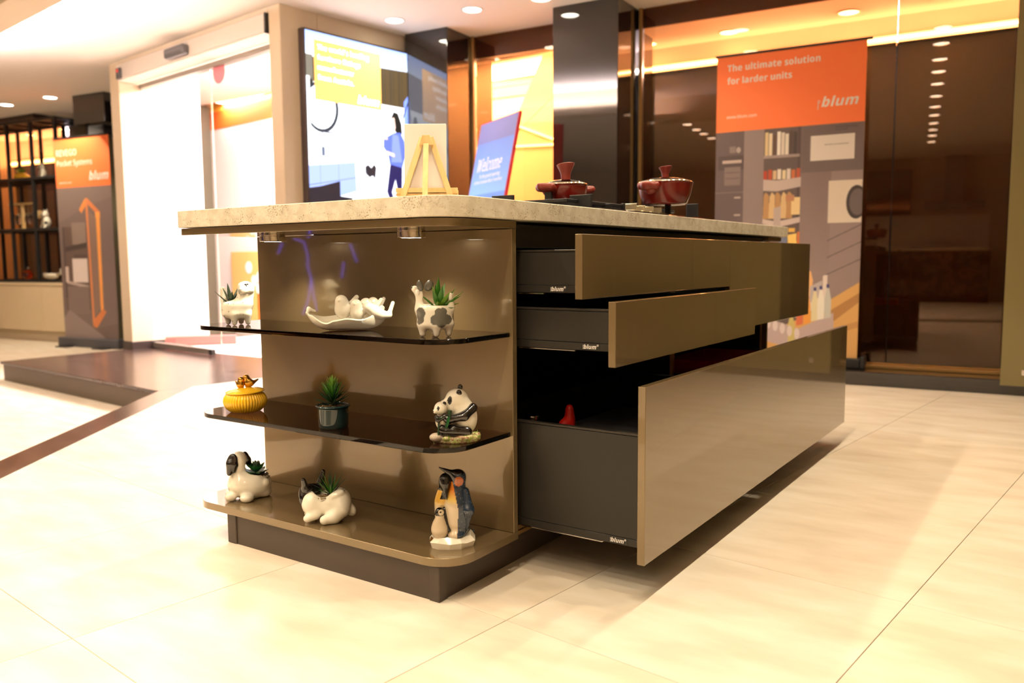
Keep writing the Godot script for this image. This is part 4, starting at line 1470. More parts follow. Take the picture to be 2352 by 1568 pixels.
func bulldog() -> void:
	var t := thing("animal_planter", "white crouching dog planter with black head and a spiky air plant on the bottom shelf", "planter", facing(-0.418, 0.1038, -0.062))
	var f := Field.new()
	f.ell(V(14, 42, 0), V(46, 38, 40), 4, V(0, 0, 14)).ell(V(-36, 46, 8), V(26, 32, 28), 16).ell(V(34, 44, 10), V(28, 36, 34), 10)
	f.cap(V(-28, 22, 26), V(-48, 14, 30), 14, 10, 8).cap(V(18, 16, 36), V(-6, 12, 48), 17, 12, 8).cap(V(34, 30, 30), V(18, 16, 40), 22, 15, 10)
	f.ell(V(61, 22, 10), V(13, 16, 13), 8, V(0, 0, 20)).ell(V(24, 70, 26), V(22, 10, 14), 5, V(0, 0, 18)).ell(V(-40, 14, -16), V(16, 12, 14), 8)
	f.ell(V(-4, 92, 6), V(32, 36, 30), 3, V(0, 0, 20), 1)
	f.cyl(V(0, -30, 0), 120, 30, 1, 1, 1)
	part("body", f_geo(f, 5, 2.1), mats.ceramic, t)
	part("head", f_geo(Field.new().ell(V(-47, 68, -8), V(22, 24, 24), 6).ell(V(-58, 58, 4), V(10, 18, 14), 6).ell(V(-30, 74, -14), V(20, 18, 18), 8), 5, 2.0), mats.ceramic_black, t)
	part("ear", f_geo(Field.new().cap(V(-50, 84, 8), V(-55, 108, 12), 10, 6, 6).cap(V(-50, 82, 8), V(-40, 84, 6), 9, 8, 8), 5, 1.7), mats.ceramic_black, t)
	part("ear", f_geo(Field.new().cap(V(-14, 88, -22), V(-6, 118, -26), 10, 6, 6), 5, 1.7), mats.ceramic_black, t)
	part("soil", lathe([[0.027, 0.0], [0.0, 0.002]], 18), mats.pebble_dark, t).transform = Transform3D(Basis(Vector3.BACK, deg_to_rad(20)), V(-0.006, 0.0585, 0.006))
	gravel(t, V(-0.010, 0.062, 0.012), 0.020, 0.020, 8, 120, 0.3)
	var r := RandomNumberGenerator.new()
	r.seed = 23
	for i in 44:
		var a := deg_to_rad(i * 137.5)
		var e := deg_to_rad(r.randf_range(22, 84))
		part("leaf", blade(V(0.012, 0.064, 0.010), V(cos(e) * cos(a), sin(e), cos(e) * sin(a)), r.randf_range(0.045, 0.072), 0.0048, r.randf_range(0.004, 0.016) * cos(e), 0.0009, 0.2, 6), [mats.leaf_dark, mats.leaf_green, mats.leaf_grey][i % 3], t, 30.0)

func penguins() -> void:
	var t := thing("penguin_figurine", "glazed penguin family figurine, two adults and a chick on a white ice base", "figurine", facing(-0.034, 0.1038, -0.092))
	# ice: a faceted block
	var ice := Geo.new()
	var ring := [[-52, 10], [-50, 30], [-34, 42], [-6, 47], [22, 45], [34, 36], [53, 22], [54, -6], [40, -34], [4, -42], [-34, -34], [-52, -10]]
	var lower := []
	var upper := []
	var k := 0
	for q in ring:
		lower.append(V(q[0] * 0.92, 0, q[1] * 0.92) * 0.001)
		upper.append([V(q[0], 12 + (k * 7) % 5, q[1]) * 0.001, V(q[0] * 0.80, 23 + (k * 5) % 4 + (8 if q[0] > 30 and q[1] < 0 else 0), q[1] * 0.78) * 0.001])
		k += 1
	for i in ring.size():
		var j := (i + 1) % ring.size()
		ice.out_quad(lower[i], lower[j], upper[j][0], upper[i][0], V(0, 0.01, 0))
		ice.out_tri(upper[i][0], upper[j][0], upper[i][1], V(0, 0.0, 0))
		ice.out_tri(upper[j][0], upper[j][1], upper[i][1], V(0, 0.0, 0))
		ice.out_tri(upper[i][1], upper[j][1], V(0, 0.023, 0), V(0, -0.5, 0))
	part("ice_base", ice, mats.ceramic, t, 12.0)
	part("label_mark", plate(rounded(Vector2(-0.006, -0.004), Vector2(0.006, 0.004), [0.001, 0.001, 0.001, 0.001], 3), 0.0, 0.0006), mats.gold, t).transform = Transform3D(Basis(V(0, 0, 1), deg_to_rad(70)) * Basis(Vector3.RIGHT, deg_to_rad(40)), V(-0.0475, 0.019, 0.022))
	var big := Field.new()
	big.ell(V(14, 66, 6), V(30, 52, 28), 6).cap(V(12, 100, 4), V(16, 148, 2), 25, 16, 24).ell(V(16, 160, 2), V(18, 17, 17), 10).cap(V(8, 164, 4), V(-28, 184, 10), 10, 1.6, 8)
	big.cap(V(34, 32, -4), V(50, 22, -14), 9, 4, 8).ell(V(10, 28, 20), V(20, 12, 18), 8)
	var sp := FastNoiseLite.new()
	sp.frequency = 0.32
	var dark := Color(0.012, 0.028, 0.055)
	var cream := Color(0.60, 0.49, 0.34)
	part("adult", f_geo(big, 5, 1.7, func(p: Vector3, n: Vector3) -> Color:
		var edge := 15.0 - (p.y - 90.0) * (0.20 if p.y > 90.0 else -0.05)
		if p.y > 168.0 or (p.y > 146.0 and p.x < 6.0 + (p.y - 146.0) * 0.2 and p.y > 150.0):
			return INK
		if p.y > 140.0 and p.y < 164.0 and Vector2(p.x - 17.0, p.y - 152.0).length() < 11.0 and n.z > 0.0:
			return Color(0.40, 0.09, 0.006)
		if n.z > -0.35 and p.x < edge:
			if p.y > 132.0: return Color(0.66, 0.20, 0.02)
			if p.y > 112.0: return Color(0.68, 0.46, 0.10).lerp(Color(0.66, 0.20, 0.02), (p.y - 112.0) / 20.0)
			if p.y > 100.0: return cream.lerp(Color(0.68, 0.46, 0.10), (p.y - 100.0) / 12.0)
			return cream
		return Color(0.10, 0.16, 0.22) if sp.get_noise_3dv(p) > 0.42 else dark), mats.ceramic_painted, t)
	part("wing", f_geo(Field.new().cap(V(32, 128, 14), V(38, 86, 24), 9, 13, 8).cap(V(38, 86, 24), V(34, 44, 22), 13, 4, 8), 4, 1.7, func(p: Vector3, n: Vector3) -> Color:
		return Color(0.10, 0.16, 0.22) if sp.get_noise_3dv(p * 1.1) > 0.40 else dark), mats.ceramic_painted, t)
	var sec := Field.new()
	sec.ell(V(-16, 74, -12), V(24, 52, 22), 6).cap(V(-16, 100, -10), V(-14, 140, -4), 18, 13, 18).ell(V(-14, 150, 0), V(15, 18, 15), 8).cap(V(-14, 142, 8), V(-11, 112, 20), 8, 1.8, 8)
	part("adult", f_geo(sec, 5, 1.8, func(p: Vector3, n: Vector3) -> Color:
		if p.y > 128.0 or (p.z > 8.0 and p.y > 108.0):
			return INK
		if p.y > 100.0 and n.z > -0.2: return Color(0.66, 0.38, 0.06)
		if p.y > 84.0 and n.z > -0.2: return cream.lerp(Color(0.66, 0.42, 0.10), (p.y - 84.0) / 16.0)
		return cream if n.z > -0.3 else dark), mats.ceramic_painted, t)
	part("wing", f_geo(Field.new().cap(V(-16, 86, 14), V(-13, 54, 22), 7, 5, 5).cap(V(-13, 54, 22), V(-6, 40, 26), 5, 4, 4), 4, 1.5), mats.ceramic_black, t)
	var ch := Field.new()
	ch.ell(V(-28, 42, 20), V(20, 24, 18), 4).cap(V(-28, 60, 20), V(-27, 76, 22), 12, 9.5, 10).ell(V(-27, 84, 22), V(10.5, 10, 10), 5).cap(V(-34, 82, 26), V(-39, 79, 29), 4, 1.5, 4)
	part("chick", f_geo(ch, 5, 1.5, func(p: Vector3, n: Vector3) -> Color:
		if p.y > 76.0:
			if p.distance_to(V(-23.5, 84, 32)) < 7.2 and p.distance_to(V(-25.5, 85, 32)) > 2.2:
				return cream
			return INK
		return cream), mats.ceramic_painted, t)

# ------------------------------------------------------------------ on the worktop
var WT := 0.8972

func make_worktop_things() -> void:
	# small easel seen from behind, canvas leaning on its far side
	var yaw := Basis(Vector3.UP, 0.60)
	var ex := Transform3D(yaw, V(-0.2365, WT, -0.262))
	var e := thing("easel", "small pale pine table easel seen from behind on the worktop", "easel", ex)
	for s in [-1.0, 1.0]:
		part("front_leg", bar(V(s * 0.069, 0.0, -0.006), V(s * 0.0105, 0.176, -0.030), 0.0145, 0.006, Vector3.RIGHT, 0.0008), mats.pine, e)
	part("top_block", plate(xz([-0.018, -0.0, 0.018, 0.0, 0.0095, 0.0245, -0.0095, 0.0245]), -0.0040, 0.0040, 0.0008), mats.pine, e).transform = Transform3D(Basis(V(1, 0, 0), V(0, -0.135, 0.99), V(0, 0.99, 0.135)).orthonormalized(), V(0, 0.156, -0.0195))
	part("back_leg", bar(V(0.002, 0.0, 0.062), V(0.0, 0.158, -0.014), 0.0135, 0.006, Vector3.RIGHT, 0.0008), mats.pine, e)
	part("tray", bevb(V(-0.079, 0.028, -0.040), V(0.079, 0.0345, -0.017), 0.0006).add(bevb(V(-0.079, 0.0345, -0.040), V(0.079, 0.043, -0.0345), 0.0006)), mats.pine, e)
	part("crossbar", bevb(V(-0.079, 0.0360, -0.0165), V(0.079, 0.0475, -0.0125), 0.0006), mats.pine, e)
	var lean := Basis(Vector3.RIGHT, deg_to_rad(-7.5))
	single("canvas", bevb(V(-0.0535, 0.0, -0.006), V(0.0535, 0.178, 0.006), 0.0012), mats.canvas_white, "blank white canvas resting on the small easel, seen from behind", "canvas", Transform3D(yaw * lean, ex * V(-0.004, 0.0352, -0.0245)))
	# gas hob
	var h := thing("gas_hob", "black glass gas hob with cast iron supports set on the worktop", "hob", Transform3D(Basis.IDENTITY, V(-0.245, WT, -1.11)))
	part("glass_plate", plate(rounded(Vector2(-0.265, -0.41), Vector2(0.265, 0.41), [0.015, 0.015, 0.015, 0.015], 5), 0.0, 0.008, 0.002), mats.hob_glass, h)
	for b in [[-0.12, 0.24, 0.045], [0.06, 0.21, 0.036], [-0.10, -0.02, 0.055], [0.075, -0.095, 0.045], [-0.13, -0.27, 0.036]]:
		part("burner", lathe([[b[2] + 0.012, 0.008], [b[2] + 0.010, 0.017], [b[2], 0.018], [b[2], 0.026], [b[2] - 0.006, 0.029], [0.0, 0.030]], 28), mats.iron, h).position = V(b[0], 0, b[1])
	var ir := 0.0085
	for gz in [[0.115, 0.385], [-0.15, 0.105], [-0.40, -0.165]]:
		var g := Geo.new()
		for x in [-0.235, -0.04, 0.145]:
			g.add(bevb(V(x - ir / 2, 0.030, gz[0]), V(x + ir / 2, 0.040, gz[1]), 0.001))
		for z in [gz[0], (gz[0] + gz[1]) * 0.5, gz[1] - ir]:
			g.add(bevb(V(-0.235, 0.030, z), V(0.145, 0.040, z + ir), 0.001))
		part("pan_support", g, mats.iron, h)
	for f in [[-0.085, 0.372, 0.08, 0.060], [0.155, 0.312, 0.072, 0.054], [0.03, 0.292, 0.024, 0.070], [0.152, 0.145, 0.034, 0.036], [-0.12, 0.10, 0.06, 0.036], [0.148, 0.02, 0.012, 0.044], [-0.21, -0.10, 0.06, 0.034], [0.236, -0.14, 0.020, 0.055], [0.075, -0.19, 0.05, 0.058], [-0.05, -0.395, 0.066, 0.048], [0.240, -0.345, 0.042, 0.057]]:
		part("support_foot", bevb(V(f[0] - f[2] / 2, 0.008, f[1] - 0.005), V(f[0] + f[2] / 2, f[3], f[1] + 0.005), 0.0012), mats.iron, h)
	for k in 4:
		var z := 0.135 - 0.062 * k
		part("knob", bevb(V(0.217, 0.0085, z - 0.024), V(0.257, 0.0130, z + 0.024), 0.001).add(bevb(V(0.2175, 0.0130, z + 0.006), V(0.2565, 0.030 if k else 0.033, z + 0.0105), 0.0012)), mats.knob_champagne, h)
	# two red pots
	pot(V(-0.205, WT + 0.040, -0.905), 0.070, 0.055, -15.0, "red lidded cooking pot on the hob, nearer the easel", 1.25)
	pot(V(0.0, WT + 0.0405, -1.205), 0.090, 0.071, -6.0, "red lidded cooking pot on the hob, right one near the knobs", 1.0)

func pot(at: Vector3, r: float, hgt: float, turn: float, label: String, hs: float) -> void:
	var t := thing("cooking_pot", label, "pot", Transform3D(Basis(Vector3.UP, deg_to_rad(turn)), at), "red pots on the hob")
	var rb := r * 0.80
	part("body", lathe([[0.0, 0.0], [rb - 0.006, 0.0], [rb, 0.005], [lerpf(rb, r, 0.5) + 0.002, hgt * 0.45], [r - 0.0015, hgt * 0.86], [r, hgt * 0.97], [r + 0.002, hgt], [r - 0.003, hgt], [r - 0.005, hgt * 0.9], [rb - 0.004, 0.006], [0.0, 0.004]], 64), mats.pot_red, t, 50.0)
	var y0 := hgt
	part("lid", lathe([[r * 0.97, y0 + 0.001], [r * 0.90, y0 + 0.007], [r * 0.66, y0 + 0.0135], [r * 0.35, y0 + 0.0175], [0.0, y0 + 0.019], [0.0, y0 + 0.016], [r * 0.35, y0 + 0.0145], [r * 0.66, y0 + 0.0105], [r * 0.90, y0 + 0.0045], [r * 0.97, y0 + 0.001]], 64), mats.clear_glass, t, 60.0)
	part("lid_rim", lathe([[r * 0.965, y0 - 0.001], [r * 0.995, y0 + 0.0005], [r * 0.99, y0 + 0.003], [r * 0.95, y0 + 0.0055], [r * 0.94, y0 + 0.004], [r * 0.965, y0 - 0.001]], 64), mats.chrome, t, 60.0)
	# flared knob with a dished slanting top
	var prof := [[0.013, 0.0], [0.0125, 0.008], [0.0145, 0.016], [0.019, 0.026], [0.0235, 0.0345], [0.0245, 0.0375], [0.0225, 0.0385], [0.012, 0.0365], [0.0, 0.0355]]
	var kn := lathe(prof, 36)
	for i in kn.p.size():
		var v := kn.p[i]
		kn.p[i] = V(v.x, v.y + maxf(0.0, v.y - 0.02) * v.x * 6.0, v.z * 0.86)
	part("lid_knob", kn, mats.pot_handle, t, 45.0).transform = Transform3D(Basis.from_scale(Vector3.ONE * hs * (1.0 if r < 0.08 else 0.92)), V(0, y0 + 0.0185, 0))
	for s in [0.0, PI]:
		var f := Field.new()
		f.cap(V(-14, 0, 0), V(-22, 4, 20), 9, 8, 6).cap(V(14, 0, 0), V(22, 4, 20), 9, 8, 6).cap(V(-22, 5, 20), V(0, 7, 34), 9, 8.5, 8).cap(V(22, 5, 20), V(0, 7, 34), 9, 8.5, 8).cap(V(0, 6, 10), V(0, 6, 30), 12, 10, 14).ell(V(0, -9, 10), V(13, 9, 12), 8)
		f.cyl(V(0, 26, 14), 90, 12, 1, 2, 1)
		var o := part("handle", f_geo(f, 4, 2.0), mats.pot_handle, t)
		o.transform = Transform3D(Basis(Vector3.UP, s) * Basis.from_scale(V(1.22, 1.2, 1.1)), V(sin(s) * 1.0, hgt * 0.72, cos(s)) * V(r * 0.95, 1, r * 0.95))
		part("rivet", ball(V(0, 0, 0), V(0.003, 0.003, 0.002), 10, 6), mats.chrome, t).transform = Transform3D(Basis(Vector3.UP, s), V(sin(s), hgt * 0.72 - 0.009, cos(s)) * V(r * 0.95 + 0.0215, 1, r * 0.95 + 0.0215))

# ------------------------------------------------------------------ banners, screen and sign
func tile_quad(w: float, h: float, z := 0.0) -> Geo:
	var g := Geo.new()
	g.uvquad(V(-w / 2, 0, z), V(w / 2, 0, z), V(w / 2, h, z), V(-w / 2, h, z))
	return g

func make_posters() -> void:
	right_banner()
	left_banner()
	lightbox()
	welcome_board()

func brand_emblem(h: float) -> Geo:
	# small hook mark that stands before the word
	return tube([V(0, -0.5, 0) * h, V(0.04, 0.12, 0) * h], [0.035 * h], 6).add(tube([V(0.03, 0.12, 0) * h, V(-0.02, 0.26, 0) * h, V(0.06, 0.38, 0) * h, V(0.18, 0.30, 0) * h, V(0.14, 0.15, 0) * h, V(0.03, 0.12, 0) * h], [0.035 * h], 6))

func right_banner() -> void:
	var mauve := Color(0.56, 0.49, 0.48)
	var dk := Color(0.36, 0.31, 0.31)
	var p := Print.new(512, 1056, mauve)
	p.rect(0, 0, 1, 0.25, Color(1.0, 0.50, 0.27))
	# built-in ovens on the left
	p.rect(0, 0.25, 0.205, 1.0, Color(0.37, 0.315, 0.315)).rect(0.0, 0.30, 0.205, 0.302, dk).rect(0.02, 0.33, 0.205, 0.378, Color(0.30, 0.255, 0.255)).rect(0.10, 0.30, 0.145, 0.322, Color(0.50, 0.45, 0.44)).oval(0.165, 0.312, 0.016, 0.010, Color(0.66, 0.61, 0.59))
	p.rect(0.05, 0.345, 0.19, 0.356, Color(0.72, 0.65, 0.62)).rect(0.066, 0.368, 0.185, 0.43, Color(0.48, 0.42, 0.41)).rect(0.075, 0.385, 0.175, 0.388, Color(0.38, 0.33, 0.33)).rect(0.075, 0.405, 0.175, 0.408, Color(0.38, 0.33, 0.33))
	p.rect(0.0, 0.452, 0.205, 0.454, Color(0.55, 0.49, 0.48)).rect(0.0, 0.505, 0.205, 0.507, dk).rect(0.0, 0.565, 0.205, 0.567, dk).rect(0.14, 0.468, 0.185, 0.474, Color(0.70, 0.64, 0.62)).rect(0.14, 0.527, 0.185, 0.533, Color(0.70, 0.64, 0.62)).rect(0.09, 0.595, 0.15, 0.625, Color(0.58, 0.52, 0.50)).oval(0.165, 0.61, 0.014, 0.011, Color(0.85, 0.80, 0.77))
	p.fade(0.205, 0.25, 0.345, 1.0, Color(0.545, 0.485, 0.48), Color(0.50, 0.44, 0.43))
	# tall unit with pull-outs
	p.rect(0.345, 0.25, 0.60, 0.94, Color(0.37, 0.315, 0.305)).rect(0.575, 0.25, 0.592, 0.55, Color(0.30, 0.25, 0.25))
	var bk := [Color(0.84, 0.75, 0.58), Color(0.88, 0.83, 0.72), Color(0.36, 0.27, 0.22), Color(0.92, 0.90, 0.87), Color(0.84, 0.80, 0.76), Color(0.88, 0.85, 0.80), Color(0.31, 0.25, 0.22), Color(0.24, 0.19, 0.18)]
	for k in 8:
		p.rect(0.35 + k * 0.028, 0.262 + (k % 3) * 0.004, 0.375 + k * 0.028, 0.338, bk[k])
	p.rect(0.345, 0.338, 0.59, 0.348, Color(0.62, 0.56, 0.54))
	for k in 8:
		p.rect(0.345 + k * 0.032, 0.388 - (k % 2) * 0.004, 0.372 + k * 0.032, 0.418, [Color(0.68, 0.24, 0.13), Color(0.72, 0.30, 0.18), Color(0.82, 0.70, 0.55), Color(0.90, 0.86, 0.82), Color(0.86, 0.80, 0.66), Color(0.84, 0.80, 0.78), Color(0.76, 0.42, 0.24), Color(0.72, 0.34, 0.22)][k])
	p.poly([0.345, 0.415, 0.44, 0.42, 0.62, 0.412, 0.62, 0.442, 0.44, 0.456, 0.345, 0.452], Color(0.74, 0.68, 0.66))
	for k in 5:
		p.poly([0.345 + k * 0.04, 0.545, 0.35 + k * 0.04, 0.465 + 0.008 * (k % 2), 0.365 + k * 0.04, 0.458, 0.386 + k * 0.04, 0.468, 0.388 + k * 0.04, 0.545], Color(0.70, 0.54, 0.36) if k % 2 == 0 else Color(0.82, 0.70, 0.52))
	p.rect(0.54, 0.478, 0.60, 0.535, Color(0.88, 0.78, 0.58)).rect(0.605, 0.475, 0.65, 0.535, Color(0.84, 0.74, 0.46)).rect(0.60, 0.466, 0.655, 0.478, Color(0.56, 0.34, 0.20)).rect(0.50, 0.47, 0.56, 0.49, Color(0.70, 0.50, 0.38))
	p.poly([0.345, 0.545, 0.44, 0.555, 0.67, 0.536, 0.67, 0.552, 0.45, 0.575, 0.345, 0.562], Color(0.78, 0.72, 0.70)).poly([0.42, 0.51, 0.47, 0.505, 0.47, 0.57, 0.42, 0.57], Color(0.70, 0.64, 0.62)).poly([0.648, 0.49, 0.675, 0.488, 0.672, 0.548, 0.648, 0.548], Color(0.76, 0.70, 0.68))
	p.poly([0.52, 0.60, 0.58, 0.595, 0.585, 0.655, 0.525, 0.655], Color(0.92, 0.78, 0.44)).rect(0.585, 0.59, 0.61, 0.648, Color(0.84, 0.46, 0.24)).rect(0.612, 0.59, 0.632, 0.645, Color(0.48, 0.48, 0.54)).rect(0.634, 0.588, 0.655, 0.64, Color(0.78, 0.52, 0.36)).rect(0.46, 0.60, 0.52, 0.64, Color(0.42, 0.46, 0.56)).rect(0.525, 0.578, 0.57, 0.592, Color(0.86, 0.68, 0.34))
	p.poly([0.40, 0.69, 0.56, 0.685, 0.72, 0.655, 0.72, 0.69, 0.56, 0.725, 0.40, 0.72], Color(0.80, 0.74, 0.72)).poly([0.695, 0.615, 0.725, 0.612, 0.722, 0.685, 0.695, 0.685], Color(0.82, 0.77, 0.74))
	p.poly([0.60, 0.74, 0.62, 0.715, 0.65, 0.72, 0.68, 0.712, 0.70, 0.75, 0.69, 0.80, 0.60, 0.82], Color(0.88, 0.68, 0.46)).rect(0.60, 0.765, 0.625, 0.80, Color(0.90, 0.42, 0.16))
	p.poly([0.48, 0.84, 0.60, 0.845, 0.79, 0.79, 0.79, 0.82, 0.61, 0.875, 0.48, 0.86], Color(0.84, 0.78, 0.76)).poly([0.765, 0.735, 0.795, 0.73, 0.792, 0.815, 0.765, 0.815], Color(0.84, 0.79, 0.76)).poly([0.68, 0.77, 0.76, 0.75, 0.76, 0.80, 0.68, 0.825], Color(0.70, 0.66, 0.66))
	# wall panels, backsplash, clock
	p.rect(0.60, 0.25, 1.0, 0.40, Color(0.425, 0.365, 0.36)).fade(0.60, 0.40, 0.80, 0.72, Color(0.49, 0.42, 0.41), Color(0.55, 0.48, 0.47))
	p.rect(0.66, 0.285, 0.945, 0.365, Color(0.88, 0.85, 0.82))
	p.rect(0.785, 0.43, 1.0, 0.565, Color(0.84, 0.79, 0.73)).oval(0.965, 0.50, 0.065, 0.053, Color(0.24, 0.20, 0.20)).oval(0.972, 0.50, 0.052, 0.042, Color(0.40, 0.36, 0.35))
	for y in [0.60, 0.655, 0.71]:
		p.poly([0.785, y + 0.02, 1.0, y - 0.03, 1.0, y - 0.027, 0.785, y + 0.023], Color(0.36, 0.31, 0.31))
	# timber floor and the lowest basket with bottles
	p.poly([0.345, 0.94, 0.60, 0.88, 1.0, 0.755, 1.0, 1.0, 0.0, 1.0, 0.0, 0.97], Color(0.80, 0.62, 0.38)).poly([0.78, 0.86, 1.0, 0.79, 1.0, 0.82, 0.80, 0.90], Color(0.66, 0.48, 0.28)).poly([0.5, 0.96, 1.0, 0.88, 1.0, 0.90, 0.5, 0.985], Color(0.72, 0.54, 0.32))
	p.poly([0.345, 0.87, 0.61, 0.91, 0.84, 0.855, 0.845, 0.92, 0.62, 0.985, 0.345, 0.95], Color(0.70, 0.63, 0.63))
	for b in [[0.615, 0.80, Color(0.80, 0.42, 0.28)], [0.665, 0.795, Color(0.88, 0.60, 0.26)], [0.715, 0.785, Color(0.84, 0.80, 0.66)], [0.755, 0.78, Color(0.88, 0.86, 0.82)], [0.80, 0.775, Color(0.74, 0.74, 0.72)], [0.56, 0.86, Color(0.76, 0.70, 0.44)]]:
		var bx: float = b[0]
		var by: float = b[1]
		p.poly([bx - 0.02, by + 0.10, bx - 0.022, by + 0.04, bx - 0.008, by, bx + 0.008, by, bx + 0.024, by + 0.04, bx + 0.024, by + 0.095], b[2]).rect(bx - 0.009, by - 0.012, bx + 0.009, by, Color(0.24, 0.24, 0.46) if bx > 0.7 else Color(0.86, 0.82, 0.80))
	for k in 5:
		p.oval(0.40 + k * 0.05, 0.895 + k * 0.008, 0.018, 0.018, Color(0.82, 0.77, 0.77))
	p.soften(1)
	var c := V(-0.389, 0.085, -3.936)
	var t := thing("roll_up_banner", "orange and grey roll-up banner about larder units standing on the black step", "banner", Transform3D(Basis(Vector3.UP, deg_to_rad(4.6)), c))
	part("sheet", bevb(V(-0.447, 0.06, -0.0012), V(0.447, 1.958, -0.0002), 0.0), mats.white_paint, t)
	part("print", Geo.new().add(tile_quad_at(0.894, 0.06, 1.958, 0.0004)), print_mat("print_right", p), t)
	copy_uv(t.get_node("print"), 0.894, 0.06, 1.958)
	part("top_bar", bevb(V(-0.458, 1.955, -0.009), V(0.478, 1.968, 0.009), 0.003), mats.black_plastic, t)
	part("cassette", bevb(V(-0.458, 0.0, -0.06), V(0.470, 0.06, 0.045), 0.006), mats.black_plastic, t)
	part("foot", bevb(V(0.470, 0.0, -0.05), V(0.498, 0.075, 0.06), 0.004), mats.black_plastic, t)
	part("pole", tube([V(0.0, 0.05, -0.03), V(0.0, 1.95, -0.012)], [0.008], 10), mats.grey_metal, t)
	var z := 0.0006
	letters("lettering", "The ultimate solution", 0.092, mats.print_white, t, Transform3D(Basis.IDENTITY, V(-0.38, 1.882, z)), true, 0.0, -1, "Droid Sans", 0.565)
	letters("lettering", "for larder units", 0.092, mats.print_white, t, Transform3D(Basis.IDENTITY, V(-0.38, 1.802, z)), true, 0.0, -1, "Droid Sans", 0.40)
	letters("lettering", "www.blum.com", 0.048, mats.print_white, t, Transform3D(Basis.IDENTITY, V(-0.381, 1.577, z)), false, 0.0, -1, "Droid Sans", 0.19)
	letters("logo", "blum", 0.122, mats.print_white, t, Transform3D(Basis.from_scale(V(1.0, 0.92, 1)), V(0.409, 1.616, z)), true, 0.24, 1, "Droid Sans", 0.212)
	part("emblem", brand_emblem(0.062), mats.print_white, t).transform = Transform3D(Basis.IDENTITY, V(0.178, 1.606, z))
	letters("lettering", "Find out more about", 0.021, mats.black_plastic, t, Transform3D(Basis.IDENTITY, V(0.283, 1.463, z)), false, 0.0, -1, "Droid Sans", 0.125)
	letters("lettering", "SPACE TOWER", 0.021, mats.black_plastic, t, Transform3D(Basis.IDENTITY, V(0.283, 1.446, z)), false, 0.0, -1, "Droid Sans", 0.07)
	letters("lettering", "www.blum.com/spacetower", 0.016, mats.black_plastic, t, Transform3D(Basis.IDENTITY, V(0.222, 1.362, z)), false, 0.0, -1, "Droid Sans", 0.14)

func tile_quad_at(w: float, y0: float, y1: float, z: float) -> Geo:
	var g := Geo.new()
	g.quad(V(-w / 2, y0, z), V(w / 2, y0, z), V(w / 2, y1, z), V(-w / 2, y1, z))
	return g

func copy_uv(o: MeshInstance3D, w: float, y0: float, y1: float) -> void:
	var arr := o.mesh.surface_get_arrays(0)
	var uv := PackedVector2Array()
	for v in arr[Mesh.ARRAY_VERTEX]:
		uv.append(Vector2(v.x / w + 0.5, 1.0 - (v.y - y0) / (y1 - y0)))
	arr[Mesh.ARRAY_TEX_UV] = uv
	var m := ArrayMesh.new()
	m.add_surface_from_arrays(Mesh.PRIMITIVE_TRIANGLES, arr)
	o.mesh = m

